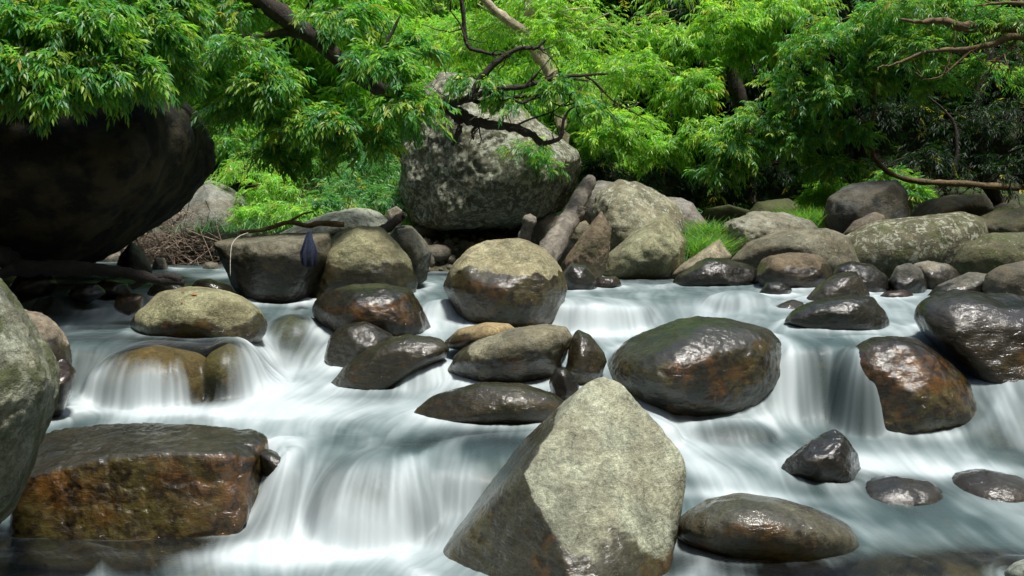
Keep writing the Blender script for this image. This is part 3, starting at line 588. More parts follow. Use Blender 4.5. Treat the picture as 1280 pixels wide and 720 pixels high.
# ------------------------------------------------------------------ water mesh
def build_water():
    phi = H.copy()
    for cx, cy, ex, ey, top in FOOT[:-len(SUB)]:
        if cy > 12.2: continue
        q = ((XX - cx) / (ex * 1.05)) ** 2 + ((YY - cy) / (ey * 1.1)) ** 2
        phi = phi + .12 * np.exp(-q * 1.3)
    phi = blur(phi, 6)
    ring = np.zeros_like(H)
    for cx, cy, ex, ey, top in FOOT[:-len(SUB)]:
        if cy > 11: continue
        q = np.sqrt(((XX - cx) / ex) ** 2 + ((YY - cy) / ey) ** 2); ring = np.maximum(ring, np.exp(-((q - .95) * np.sqrt(ex * ey) / .07) ** 2))
    dA = A[1] - A[0]; dL = LD[1] - LD[0]
    pa = np.gradient(phi, dA, axis=1) / YY; pl = np.gradient(phi, dL, axis=0) / YY
    px_ = pa; py_ = pl - (XX / YY) * pa
    side = .25 * np.sin(XX * 1.3 + YY * .9)
    vx = -px_ * 1.0 + side * .4 + .1 * np.sin(YY * 5 + XX * 2); vy = -py_ * 1.25 - .5
    sp = np.sqrt(vx ** 2 + vy ** 2) + 1e-6
    ux, uy = vx / sp, vy / sp
    # index-space velocity for ~ 6 mm steps
    h = .007
    da = ((ux - (XX / YY) * uy) / YY / dA * h); dl = (uy / YY / dL * h)
    r2 = np.random.default_rng(5)
    n1 = blur(r2.random((NR, NA)), 1); n1 = (n1 - n1.mean()) / n1.std()
    n2 = blur(r2.random((NR, NA)), 22); n2 = (n2 - n2.mean()) / n2.std()
    J0, I0 = np.meshgrid(np.arange(NR, dtype=np.float64), np.arange(NA, dtype=np.float64), indexing='ij')
    L1 = n1.copy(); L2 = n2.copy(); c1 = 1; c2 = 1
    for sgn in (1, -1):
        J, I = J0.copy(), I0.copy()
        for s in range(70):
            ji = np.clip(J + .5, 0, NR - 1).astype(np.int32); ii = np.clip(I + .5, 0, NA - 1).astype(np.int32)
            J += sgn * dl[ji, ii]; I += sgn * da[ji, ii]
            ji = np.clip(J + .5, 0, NR - 1).astype(np.int32); ii = np.clip(I + .5, 0, NA - 1).astype(np.int32)
            if s < 40: L1 += n1[ji, ii]
            L2 += n2[ji, ii]
    n3 = fbm(np.stack([XX.ravel() * 2.2, YY.ravel() * 1.3, np.zeros(XX.size)], 1) + 5, 4).reshape(H.shape)
    L1 = blur(L1, 1); L2 = blur(L2, 2)
    L1 /= 9.; L2 = L2 / L2.std()
    L1 = L1 / L1.std()
    slope = np.sqrt(px_ ** 2 + py_ ** 2)
    streak = np.clip(.5 + .055 * L1 + .09 * L2, 0, 1)
    # upstream position carried by the current: long filaments at shading scale
    fa = blur(L2, 2)
    flow = np.stack([(L1 * 1.2).ravel(), (fa * 1.1).ravel(), (YY * .9).ravel()], 1)
    steep = sstep(.12, .75, slope)
    foam = .8 - .14 * steep; white = .16 + .18 * steep
    # white water and clear water where the place has them
    def splat(px, py, rx, ry, df, dw):
        nonlocal foam, white
        c = on_water(px, py); D = c[1]
        sx = rx / F * D; p1 = on_water(px, py - ry); p2 = on_water(px, py + ry); sy = max(abs(p1[1] - p2[1]) / 2, .04)
        g = np.exp(-(((XX - c[0]) / sx) ** 2 + ((YY - c[1]) / sy) ** 2) * 1.1)
        foam = foam + df * g; white = white + dw * g
    for s in [(210, 512, 190, 14, .6, .85), (360, 490, 80, 28, .5, .8), (420, 520, 160, 16, .4, .45), (150, 402, 55, 12, .5, .7), (350, 690, 100, 26, .6, .9), (430, 690, 90, 22, .5, .8),
              (250, 700, 90, 12, .2, .3), (760, 417, 60, 10, .6, .85), (850, 400, 90, 20, .2, .3), (1080, 580, 110, 14, .5, .9), (1210, 590, 90, 10, .3, .5), (880, 585, 40, 22, .3, .6), (900, 560, 60, 18, .3, .35),
              (900, 620, 130, 10, .3, .6), (1000, 500, 50, 50, .2, .2), (1250, 500, 40, 50, .3, .35), (560, 470, 60, 20, .3, .5), (560, 405, 30, 25, .4, .3), (540, 385, 30, 18, .4, .3), (830, 525, 60, 20, .3, .45), (590, 610, 60, 50, .2, .35),
              (320, 460, 30, 30, .3, .3), (90, 400, 60, 25, .1, .15), (1130, 665, 120, 18, .15, .15), (950, 365, 120, 14, .1, .2), (700, 390, 60, 14, .2, .3), (120, 480, 60, 20, .15, .2), (500, 505, 100, 12, .2, .3),
              # clear, see-through water
              (90, 700, 210, 26, -1.2, -.2), (180, 680, 150, 12, -.8, -.1), (1020, 714, 280, 24, -.75, -.1), (870, 700, 60, 20, -.4, -.1), (1230, 700, 120, 16, -.7, -.1), (600, 545, 80, 12, -.6, -.1), (540, 556, 70, 8, -.3, 0.), (160, 424, 100, 6, -.45, -.05), (640, 500, 60, 10, -.35, 0),
              (750, 387, 60, 8, -.3, 0.), (90, 352, 120, 9, -.5, -.1), (260, 352, 60, 9, -.3, 0), (200, 446, 74, 26, -.75, -.05), (240, 425, 60, 14, -.2, -.05), (288, 450, 44, 34, -.85, -.05), (364, 418, 38, 30, -.75, -.05), (465, 625, 100, 34, -.42, -.05), (905, 543, 64, 14, -.4, -.1),
              (1120, 610, 85, 16, -.35, -.1), (1238, 606, 60, 16, -.35, -.1), (800, 352, 60, 8, -.2, 0), (70, 380, 40, 14, -.3, 0), (900, 480, 60, 20, -.25, 0), (650, 515, 50, 8, -.35, 0)]:
        splat(*s)
    foam = foam + (.35 + .6 * steep) * (streak - .5) + .55 * n3 - .04; white = white + .5 * (streak - .5) + .55 * n3
    foam = foam + .25 * ring; white = white + .34 * ring * (.3 + streak + n3); Z = H + .018 * ring + (.0015 * L1 + .0035 * L2) * (.35 + .65 * steep)
    V = np.stack([XX.ravel(), YY.ravel(), Z.ravel()], 1)
    me = mesh_np('water', V, grid_faces(NR, NA), WATER, True,
                 {'foam': np.clip(foam, 0, 1.2).ravel(), 'white': np.clip(white, 0, 1).ravel(), 'streak': streak.ravel(), 'flow': flow})
    tag(link(bpy.data.objects.new('water', me)), kind='structure')
build_water()

# ------------------------------------------------------------------ tubes (branches, logs)
class Tubes:
    def __init__(s): s.V = []; s.F = []; s.n = 0
    def add(s, pts, r0, r1, sides=7, sub=4, wob=.0, knob=0.):
        P = np.array(pts, float)
        if sub > 1 and len(P) > 2:   # catmull-rom
            Q = np.vstack([2 * P[0] - P[1], P, 2 * P[-1] - P[-2]]); out = []
            for i in range(1, len(Q) - 2):
                for t in np.linspace(0, 1, sub, endpoint=False):
                    a, b, c, d = Q[i - 1], Q[i], Q[i + 1], Q[i + 2]
                    out.append(.5 * (2 * b + (c - a) * t + (2 * a - 5 * b + 4 * c - d) * t * t + (3 * b - a - 3 * c + d) * t ** 3))
            out.append(P[-1]); P = np.array(out)
        n = len(P)
        if wob: P = P + rng.normal(size=P.shape) * wob
        T = np.gradient(P, axis=0); T /= np.linalg.norm(T, axis=1)[:, None] + 1e-9
        ref = np.array([0, 0, 1.]) if abs(T[0, 2]) < .9 else np.array([1., 0, 0])
        S = np.cross(T, ref); S /= np.linalg.norm(S, axis=1)[:, None] + 1e-9; B = np.cross(T, S)
        r = np.linspace(r0, r1, n)
        if knob: r = r * (1 + rng.uniform(-knob, knob, n))
        an = np.linspace(0, 2 * np.pi, sides, endpoint=False)
        rad = r[:, None] * (1 + (rng.uniform(-.18, .18, (n, sides)) if knob else 0))
        V = P[:, None, :] + rad[..., None] * (np.cos(an)[None, :, None] * S[:, None, :] + np.sin(an)[None, :, None] * B[:, None, :])
        i = np.arange(n * sides).reshape(n, sides); j = np.roll(i, -1, 1)
        Fq = np.stack([i[:-1], j[:-1], j[1:], i[1:]], -1).reshape(-1, 4) + s.n
        s.V.append(V.reshape(-1, 3)); s.F.append(Fq); s.n += n * sides
        # end caps as fans of degenerate-free quads
        for ring, cpt in ((i[0], P[0]), (i[-1], P[-1])):
            s.V.append(cpt[None]); k = s.n; s.n += 1
            base = k - 0
            q = np.stack([ring[0::1], np.roll(ring, -1), np.full(sides, 0), np.full(sides, 0)], 1)
            st = s.n - 1
            f = np.array([[ring[a] + (s._o(n, sides)), ring[(a + 1) % sides] + s._o(n, sides), ring[(a + 2) % sides] + s._o(n, sides), st] for a in range(0, sides - 1, 2)])
            s.F.append(f)
        return P
    def _o(s, n, sides): return s._base
    def build(s, name, mat, parent=None, origin=None):
        V = np.vstack(s.V); 
        if origin is not None: V = V - np.array(origin)
        me = mesh_np(name, V, np.vstack(s.F), mat)
        return link(bpy.data.objects.new(name, me), parent)
# keep the running base index right for caps
_add = Tubes.add
def _wrapped(s, *a, **k):
    s._base = s.n; return _add(s, *a, **k)
Tubes.add = _wrapped

# ------------------------------------------------------------------ foliage
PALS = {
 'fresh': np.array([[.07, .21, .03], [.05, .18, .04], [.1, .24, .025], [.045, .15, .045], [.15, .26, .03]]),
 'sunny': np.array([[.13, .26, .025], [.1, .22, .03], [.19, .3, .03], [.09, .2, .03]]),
 'shadowy': np.array([[.022, .085, .022], [.03, .1, .024], [.018, .065, .02], [.045, .12, .024]]),  # shade of the dark right bank put into the leaf colour
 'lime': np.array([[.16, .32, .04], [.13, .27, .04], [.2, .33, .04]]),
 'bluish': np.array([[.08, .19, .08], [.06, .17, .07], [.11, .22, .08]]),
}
for _k, _m in (('fresh', np.array([1.95, 1.6, 2.2])), ('sunny', np.array([2.1, 1.9, 2.8])), ('lime', np.array([1.7, 1.6, 2.4])), ('bluish', 1.6), ('shadowy', .4)): PALS[_k] = PALS[_k] * _m
def unit(v): return v / (np.linalg.norm(v, axis=-1, keepdims=True) + 1e-9)
def leaflets(P, Ax, ln, nl, pal, r, width=.27, droop=.55, old=.02):
    n = len(P); up = np.array([0, 0, 1.])
    side = unit(np.cross(Ax, up) + r.normal(size=(n, 3)) * .15)
    VV = []; CC = []
    col = pal[r.integers(0, len(pal), n)] * r.uniform(.75, 1.3, (n, 1))
    o = r.random(n) < old * 1.1; col[o] = np.array([.46, .42, .06]) * r.uniform(.7, 1.1, (o.sum(), 1))
    for k in range(nl):
        t = k / max(nl - 1, 1); sg = (-1) ** k if k < nl - 1 else 0
        L = ln * r.uniform(.75, 1.2, (n, 1)) * (1 - .25 * abs(t - .5))
        b = P + Ax * (ln * 1.5 * t) - up * (ln * .5 * t * t)
        spread = .95 * sg * (1 - .35 * t)
        d = unit(Ax * (.75) + side * spread - up * droop * r.uniform(.5, 1.3, (n, 1)) + r.normal(size=(n, 3)) * .14)
        wv = unit(np.cross(d, up + r.normal(size=(n, 3)) * .45)) * L * width * .5
        nv = unit(np.cross(wv, d))
        mid = b + d * L * .42
        tip = b + d * L - up * L * .16
        VV.append(np.stack([b, mid + wv + nv * L * .04, tip, mid - wv + nv * L * .04], 1))
        c = col * r.uniform(.82, 1.2, (n, 1)); CC.append(np.repeat(c[:, None, :], 4, 1))
    V = np.concatenate(VV).reshape(-1, 3); Cc = np.concatenate(CC).reshape(-1, 3)
    return V, Cc
def clump_sprigs(c, rad, nb, ns, r, flat=.55):
    """boughs radiating from the clump heart, sprigs along them"""
    d = r.normal(size=(nb, 3)); d[:, 2] = d[:, 2] * flat + .25; d = unit(d)
    L = r.uniform(.65, 1.08, (nb, 1))
    start = c + r.normal(size=(nb, 3)) * rad * .22
    end = c + d * rad * L
    t = r.uniform(.25, 1., (nb, ns, 1))
    A_ = (end - start)[:, None, :]
    ln = np.linalg.norm(A_, axis=2, keepdims=True)
    P = start[:, None, :] + A_ * t; P[..., 2] -= (t[..., 0] ** 2) * ln[..., 0] * .28
    P += r.normal(size=P.shape) * ln * .085
    Ax = unit(A_ / ln * 1. + r.normal(size=P.shape) * .5 - np.array([0, 0, .35]) * t)
    return P.reshape(-1, 3), Ax.reshape(-1, 3), start, end
def crown(clumps, pal, leaf, nl, seed, nb=26, ns=14, twigs=None, droop=.55, old=.02, width=.27):
    r = np.random.default_rng(seed); Vs = []; Cs = []
    for c, rad, dens in clumps:
        c = np.array(c); rad = np.array(rad)
        P, Ax, s0, e0 = clump_sprigs(c, rad, max(3, int(nb * dens)), ns, r)
        V, Cc = leaflets(P, Ax, leaf, nl, PALS[pal] if isinstance(pal, str) else pal, r, width, droop, old)
        Vs.append(V); Cs.append(Cc)
        if twigs is not None:
            for a, b in list(zip(s0, e0))[:max(3, int(nb * dens * .4))]:
                m = (a + b) / 2; ln = np.linalg.norm(b - a); e = b.copy(); e[2] -= ln * .28; m[2] -= ln * .04
                twigs.add([a, m, e], .012 * min(1, ln), .003, sides=4, sub=3)
    V = np.vstack(Vs); Cc = np.vstack(Cs)
    return V, np.arange(len(V)).reshape(-1, 4), Cc
def CL(px, py, D, rx, ry, rz=None, dens=1.):
    k = D / F; return (W(px, py, D), (rx * k, (rz if rz else rx * k * .8), ry * k), dens)
def tree(label, base, clumps, pal, leaf, nl, seed, tubes=(), bark=None, group=None, nb=26, ns=14, name='tree', mat=None, droop=.55, old=.02, twig=True, cat='tree', trunk_name='trunk', width=.27, spurs=0):
    base = np.array(base, float)
    root = empty(name, base); tag(root, label, cat, group)
    tw = Tubes()
    if tubes:
        tk = Tubes()
        for pts, r0, r1 in tubes: tk.add(pts, r0, r1, sides=9, sub=6, knob=.11, wob=min(r0 * .05, .004))
        rq = np.random.default_rng(seed + 7); thin = [q for q in tubes if q[1] < .08]
        for _ in range(spurs):
            pts, r0, r1 = thin[rq.integers(len(thin))]; pts = np.array(pts); i_ = rq.integers(0, len(pts) - 1); a_ = pts[i_] + (pts[i_ + 1] - pts[i_]) * rq.random()
            dr = unit((pts[i_ + 1] - pts[i_]) + rq.normal(size=3) * .35) * rq.uniform(.12, .45); b_ = a_ + dr * .5 + rq.normal(size=3) * .03; c_ = a_ + dr + rq.normal(size=3) * .07
            tk.add([a_, b_, c_], .009, .003, sides=5, sub=4, wob=.006)
        tk.build(trunk_name, bark, root, base)
    V, Fc, Cc = crown(clumps, pal, leaf, nl, seed, nb, ns, tw if twig else None, droop, old, width)
    nl_ = len(Fc)
    if twig and tw.n:
        TV = np.vstack(tw.V); Fc = np.vstack([Fc, np.vstack(tw.F) + len(V)]); V = np.vstack([V, TV]); Cc = np.vstack([Cc, np.zeros((len(TV), 3))])
    me = mesh_np('crown', V - base, Fc, mat or LEAF, False, {'leafcol': Cc}); link(bpy.data.objects.new('crown', me), root)
    if len(Fc) > nl_ and len(me.polygons) == len(Fc):
        me.materials.append(bark); mi = np.zeros(len(Fc), np.int32); mi[nl_:] = 1; me.polygons.foreach_set('material_index', mi)
    return root
def WP(D, *pp): return [W(p[0], p[1], p[2] if len(p) > 2 else D) for p in pp]

# left near tree hanging over the shade-blackened boulder
tree('leafy tree hanging over the shade-blackened boulder at upper left', W(-420, 330, 9.),
     [CL(20, 40, 7.4, 75, 55), CL(110, 30, 7.5, 70, 50), CL(185, 40, 7.9, 50, 50), CL(60, 84, 7.3, 75, 34), CL(150, 88, 7.5, 55, 34), CL(-40, 80, 7.3, 60, 44), CL(180, 110, 7.9, 34, 20, dens=.4),
      CL(0, 0, 7.8, 80, 50), CL(120, -20, 7.9, 90, 50), CL(215, 0, 8.2, 50, 40), CL(60, 118, 7.3, 50, 18, dens=.4), CL(215, 80, 8.3, 28, 40, dens=.6), CL(-120, 60, 7.6, 90, 70), CL(-200, 0, 8, 120, 80)],
     'fresh', .074, 7, 101, [(WP(8., (-420, 340, 9.), (-330, 120, 8.6), (-200, 20, 8.2), (-20, 30, 7.9), (80, 45, 7.7), (180, 60, 7.9)), .22, .02), (WP(8., (-200, 20, 8.2), (0, -40, 8), (150, -50, 8), (260, -10, 8.4)), .09, .015),
      (WP(7.7, (-20, 30), (40, 80), (100, 105), (140, 125)), .03, .006)], BARK_DARK, nb=34, ns=15, droop=.7, width=.33)
# centre-left tree with thick limb and bare branches
tree('dark limbed tree with bare crooked branches reaching over the great mossy boulder', W(250, -420, 9.8),
     [CL(300, 60, 9.3, 60, 45), CL(335, 100, 9.2, 50, 40), CL(300, 125, 9.4, 50, 36), CL(365, 150, 9.3, 52, 36), CL(415, 150, 9.2, 46, 38), CL(480, 80, 9.3, 52, 42), CL(505, 125, 9.2, 46, 42), CL(455, 175, 9.4, 42, 28, dens=.7),
      CL(250, 90, 9.6, 30, 50, dens=.7), CL(345, 192, 9.6, 30, 20, dens=.5), CL(392, 190, 9.7, 28, 18, dens=.4), CL(420, 20, 9.8, 70, 30), CL(300, 10, 9.9, 70, 30), CL(525, 60, 9.6, 30, 30, dens=.5), CL(590, 100, 10.9, 36, 16, .3, .35), CL(640, 120, 10.9, 40, 18, .3, .35), CL(700, 110, 10.9, 36, 18, .3, .4), CL(740, 135, 11., 36, 20, .3, .4)],
     'fresh', .078, 7, 102, [(WP(9.6, (250, -420, 9.8), (290, -60, 9.7), (340, 8), (400, 52), (450, 98), (500, 118, 10.2), (552, 126, 10.8)), .11, .055),
      (WP(10.9, (552, 126), (568, 138), (585, 148), (600, 154), (632, 158), (660, 166), (678, 180)), .075, .035), (WP(10.9, (552, 126), (566, 142), (575, 155), (570, 172), (565, 182)), .06, .018),
      (WP(10.8, (556, 132), (590, 122), (620, 112), (655, 108), (690, 98), (730, 94), (760, 92)), .045, .012), (WP(10.8, (590, 122), (600, 100), (620, 78), (645, 62), (670, 60), (682, 50)), .045, .012),
      (WP(10.8, (640, 66), (660, 58), (680, 62), (695, 56)), .014, .005), (WP(10.8, (576, -20), (578, 10), (584, 55), (600, 64), (622, 68), (640, 66)), .028, .013), (WP(10.9, (585, 118), (600, 128), (640, 122), (680, 118), (715, 118)), .03, .01), (WP(10.8, (620, 112), (650, 128), (672, 122), (700, 132), (722, 128)), .02, .006), (WP(10.8, (678, 180), (700, 172), (705, 150), (715, 135), (740, 130)), .025, .008), (WP(10.9, (600, 154), (590, 165), (592, 175)), .02, .006), (WP(10.8, (730, 94), (745, 104), (765, 125), (790, 140)), .014, .005),
      (WP(10.9, (640, 160), (660, 150), (690, 140), (706, 128)), .014, .005), (WP(10.9, (575, 148), (600, 150), (612, 148)), .014, .006), (WP(10.7, (584, 55), (575, 30), (560, 10)), .014, .005), (WP(10.7, (655, 108), (675, 88), (690, 70)), .012, .004),
      (WP(9.6, (400, 52), (360, 40), (310, 48), (250, 38), (205, 30)), .05, .012), (WP(9.6, (450, 98), (480, 60), (500, 20)), .03, .01), (WP(9.5, (310, 48), (300, 90), (320, 130)), .02, .006)], BARK_DARK, nb=24, ns=14, droop=.7, width=.33, spurs=60)
# pale trunk tree
tree('tree with a pale forked trunk behind the great mossy boulder', np.r_[W(705, 250, 15.)[:2], 1.3],
     [CL(620, 30, 14.5, 80, 50), CL(740, 40, 14.5, 80, 55), CL(800, 90, 14, 60, 50), CL(780, 150, 13.4, 60, 38), CL(700, 10, 14.3, 80, 35), CL(840, 40, 14.5, 60, 50), CL(850, 120, 14., 45, 45), CL(730, 110, 15.6, 60, 50), CL(560, 60, 15.2, 60, 50), CL(660, -60, 15, 120, 60), CL(820, 185, 13.5, 48, 26), CL(760, 165, 13.2, 34, 24, dens=.7), CL(690, 45, 13.5, 40, 40, dens=.35), CL(700, 130, 13.5, 26, 20, dens=.3)],
     'sunny', .075, 7, 103, [(WP(14., (712, 260, 15), (704, 190), (700, 130), (688, 90), (662, 45), (628, 20), (596, -10), (560, -60)), .095, .045), (WP(14., (690, 92), (668, 60), (662, 20), (660, -40), (665, -120)), .09, .05)], BARK_PALE, nb=32, ns=13, droop=.6, width=.33)
# trees of the right side
tree('tree with drooping yellow green sprays at top right of centre', np.r_[W(930, 250, 15.5)[:2], 1.6],
     [CL(900, 20, 14., 60, 40), CL(960, 20, 14, 55, 38), CL(870, 60, 14.3, 45, 40), CL(930, 60, 14.4, 45, 22), CL(1000, 0, 14.2, 50, 36), CL(880, -40, 15, 100, 50), CL(870, 110, 13.6, 34, 40, dens=.8), CL(875, 170, 13.3, 28, 40, dens=.8)],
     'sunny', .09, 7, 104, [(WP(15., (935, 250, 15.5), (930, 150), (915, 90), (900, 40), (890, -40)), .13, .05), (WP(15., (915, 90), (950, 50), (990, 20)), .05, .02)], BARK_DARK, nb=30, ns=14, droop=.9)
tree('bright green tree spreading in the middle of the right bank', np.r_[W(1100, 250, 13.8)[:2], 1.5],
     [CL(1030, 60, 12.6, 60, 50), CL(1075, 30, 12.6, 60, 45), CL(1120, 60, 12.4, 48, 40), CL(990, 110, 12.8, 50, 42), CL(1040, 115, 12.5, 46, 42), CL(950, 150, 12.9, 52, 34), CL(1000, 170, 12.8, 45, 34), CL(920, 185, 12.9, 45, 34), CL(1065, 160, 12.8, 30, 28, dens=.7), CL(1040, 205, 12.9, 44, 22, dens=.8), CL(900, 215, 13, 40, 20, dens=.6), CL(1080, 90, 12.6, 40, 30), CL(1150, 20, 12.6, 50, 36)],
     'fresh', .072, 7, 105, [(WP(13., (1400, 300, 14.5), (1320, 245, 14.), (1230, 232, 13.6), (1165, 228), (1120, 220), (1092, 196), (1088, 160), (1094, 125), (1080, 60)), .05, .02), (WP(13., (1105, 210), (1075, 202), (1060, 200), (1020, 195)), .022, .006), (WP(13., (1090, 160), (1070, 140), (1060, 110)), .02, .006)], BARK_TAN, nb=32, ns=14, droop=.7, width=.33)
tree('tree with tan leaning branches at the upper right edge', np.r_[W(1420, 300, 11.8)[:2], 1.5],
     [CL(1200, 10, 11.8, 60, 30), CL(1260, 20, 11.6, 60, 34), CL(1150, 60, 11.8, 50, 34), CL(1180, 100, 12, 42, 26, dens=.6), CL(1330, 40, 11.5, 80, 60), CL(1240, 80, 12.2, 50, 26, dens=.5), CL(1140, 0, 12, 55, 30)],
     'fresh', .07, 7, 106, [(WP(11.5, (1440, 300, 11.8), (1400, 150), (1370, 60), (1280, 36), (1210, 34), (1175, 26), (1150, 28), (1125, 24)), .12, .012), (WP(11.4, (1385, 90), (1280, 47), (1240, 56), (1200, 62), (1160, 64), (1130, 76), (1105, 84)), .05, .008),
      (WP(11.4, (1215, 62), (1195, 80), (1175, 96), (1150, 100)), .018, .005), (WP(11.4, (1270, 50), (1255, 68), (1232, 86)), .014, .005), (WP(11.4, (1300, 4), (1250, 4), (1215, 8)), .03, .006)], BARK_TAN, nb=26, ns=14, spurs=26)
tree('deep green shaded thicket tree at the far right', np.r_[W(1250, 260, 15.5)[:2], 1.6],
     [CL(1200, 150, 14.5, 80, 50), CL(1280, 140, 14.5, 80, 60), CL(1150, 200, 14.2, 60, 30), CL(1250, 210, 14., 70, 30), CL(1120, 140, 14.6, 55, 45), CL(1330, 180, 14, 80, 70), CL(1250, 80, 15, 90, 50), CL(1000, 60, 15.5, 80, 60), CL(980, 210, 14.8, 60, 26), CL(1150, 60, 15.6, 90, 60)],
     'shadowy', .085, 7, 107, [(WP(15, (1250, 260, 15.5), (1225, 200), (1222, 120), (1240, 40), (1250, -40)), .12, .05), (WP(14., (1190, 225), (1196, 190), (1190, 150), (1160, 120)), .04, .01)], BARK_DARK, nb=28, ns=13, mat=LEAF_FAR)

# hillside: prototypes then copies
def proto(seed, pal, h, label, shrub=False):
    r = np.random.default_rng(seed); cl = []
    n = 13
    for k in range(n):
        a = r.uniform(0, 6.28); zz = r.uniform(.25, 1.); rr = (1 - abs(zz - .55)) * .42 * h * r.uniform(.5, 1.)
        cl.append(((math.cos(a) * rr, math.sin(a) * rr, zz * h), np.array([.26, .26, .17]) * h * r.uniform(.8, 1.2), 1.))
    tubes = [([(0, 0, -.6), (.05 * h, .02 * h, .3 * h), (0, .05 * h, .6 * h), (.04 * h, 0, .9 * h)], .035 * h, .008 * h)]
    for k in range(5):
        a = r.uniform(0, 6.28); tubes.append(([(.03 * h, .02 * h, .35 * h), (math.cos(a) * .18 * h, math.sin(a) * .18 * h, .55 * h), (math.cos(a) * .34 * h, math.sin(a) * .34 * h, .68 * h)], .015 * h, .004 * h))
    return tree(label, (0, 0, 0), cl, pal, .045 * h ** .75 * 1.3, 7, seed, tubes, BARK_DARK, nb=26, ns=13, mat=LEAF_FAR, twig=False, name='hillside_tree', group='sunlit trees on the slope behind')
kinds = [proto(204, 'shadowy', 4.2, 'dark green shaded tree on the slope behind at right'), proto(201, 'sunny', 4.2, 'rounded yellow green tree on the sunlit slope behind'), proto(202, 'fresh', 4.6, 'fresh green tree on the slope behind'), proto(203, 'lime', 3.4, 'lime green bushy tree on the slope behind')]
labs_ = ['rounded yellow green tree on the sunlit slope behind', 'fresh green tree on the slope behind', 'lime green bushy tree on the slope behind']
used = [False] * 4
def copy_tree(root):
    c = root.copy(); COL.objects.link(c)
    for ch in list(root.children):
        d = ch.copy(); COL.objects.link(d); d.parent = c
    return c
spots = []
rs = np.random.default_rng(55)
for D in (17.5, 20.5, 24, 28.5, 34, 41):
    n = 9
    for k in range(n):
        a = -.62 + 1.24 * (k + rs.uniform(-.3, .3) + (.5 if int(D) % 2 else 0)) / (n - 1)
        spots.append((a * D, D + rs.uniform(-1, 1)))
for x, y in spots:
    a = x / y
    kd = 1 + int(rs.choice([0, 1, 2], p=[.45, .2, .35] if a < .1 else [.3, .65, .05]))
    if a > .14 and y < 27: kd = 0
    o = kinds[kd] if not used[kd] else copy_tree(kinds[kd]); used[kd] = True
    z = float(ground_z(np.array([x]), np.array([y]))[0])
    s = rs.uniform(.8, 1.25) * (1 + (y - 17) * .022)
    o.location = (x, y, z - .3); o.rotation_euler = (0, 0, rs.uniform(0, 6.28)); o.scale = (s, s, s)

# shrubs on the near bank at left and centre
def shrub(label, clumps, pal, leaf, seed, nb=22, ns=12, old=.03, group=None, stem=True):
    c0 = clumps[0][0]; b = (c0[0], c0[1], float(ground_z(np.array([c0[0]]), np.array([c0[1]]))[0]))
    return tree(label, b if stem else c0, clumps, pal, leaf, 7, seed, [([b, np.array(c0)], .02, .008)] if stem else [], BARK_TAN, nb=nb, ns=ns, name='shrub', cat='shrub', old=old, trunk_name='stem', group=group)
shrub('yellow green shrub above the smooth grey boulder on the far bank', [CL(340, 235, 13, 50, 30), CL(300, 210, 13.6, 50, 30), CL(370, 262, 12.4, 42, 20), CL(330, 265, 12.5, 40, 20)], 'lime', .07, 301)
shrub('bluish green shrub left of the great mossy boulder', [CL(440, 230, 13.4, 50, 34), CL(480, 250, 13., 34, 28), CL(470, 200, 13.8, 50, 30), CL(415, 255, 12.6, 34, 18)], 'bluish', .075, 302)
shrub('dark leafy shrub behind the bluish green one', [CL(400, 200, 15.5, 60, 36), CL(480, 170, 15.5, 60, 40), CL(300, 180, 15.5, 60, 40), CL(540, 120, 16, 50, 40)], 'fresh', .1, 303)
shrub('loose sprig of leaves hanging on the great mossy boulder', [CL(665, 182, 11.6, 34, 18, .25, .6), CL(685, 200, 11.6, 20, 14, .2, .6)], 'fresh', .068, 304, nb=18, ns=10, stem=False)
shrub('lime green shrub between the charcoal boulder and the layered one', [CL(1022, 250, 13.2, 24, 22), CL(1040, 235, 13.4, 24, 20)], 'lime', .08, 305)
shrub('green shrub behind the charcoal boulder', [CL(1140, 240, 13.4, 26, 20), CL(1120, 220, 13.8, 34, 18)], 'fresh', .08, 306)
shrub('dark shrub in the hollow behind the purple grey slab', [CL(830, 215, 15, 60, 34), CL(900, 235, 15.5, 60, 26), CL(760, 210, 15.5, 40, 30)], 'shadowy', .1, 307)

# grass tufts
def grass(label, px, py, D, w, h, n, seed, pal='lime', droop=.4):
    r = np.random.default_rng(seed); c = W(px, py, D); k = D / F
    P = c + np.stack([r.normal(size=n) * w * k * .5, r.normal(size=n) * w * k * .4, -np.abs(r.normal(size=n)) * .03], 1)
    d = unit(np.stack([r.normal(size=n) * .45, r.normal(size=n) * .45, np.ones(n)], 1)); L = (h * k * r.uniform(.5, 1.1, (n, 1)))
    s = unit(np.cross(d, r.normal(size=(n, 3)))) * .006
    pts = []; up = np.array([0, 0, 1.]); lean = unit(d * [1, 1, 0]) * L * droop
    for t in (0, .5, 1.):
        q = P + d * L * t + lean * t * t - up * L * .18 * t * t; wv = s * (1 - .85 * t); pts += [q - wv, q + wv]
    V = np.stack(pts, 1).reshape(-1, 3); i = np.arange(n)[:, None] * 6
    Fc = np.vstack([i + [0, 1, 3, 2], i + [2, 3, 5, 4]])
    pl = PALS[pal]; Cc = np.repeat(pl[r.integers(0, len(pl), n)] * r.uniform(.7, 1.2, (n, 1)), 6, 0)
    me = mesh_np('grass', V, Fc, GRASS, False, {'leafcol': Cc}); o = link(bpy.data.objects.new('grass', me)); tag(o, label, 'grass', kind='stuff')
grass('yellow green grass beside the green tinged block', 872, 322, 11.4, 34, 46, 1100, 1, 'fresh')
grass('small grass patch on top of the yellow green tuft slab', 888, 298, 11.8, 26, 34, 700, 2, 'fresh')
grass('bright grass between the layered boulder and the charcoal one', 1012, 284, 12.4, 34, 36, 1800, 3, 'fresh')
grass('grass on the far bank below the shrubs', 350, 285, 12.8, 110, 26, 900, 4, 'bluish')

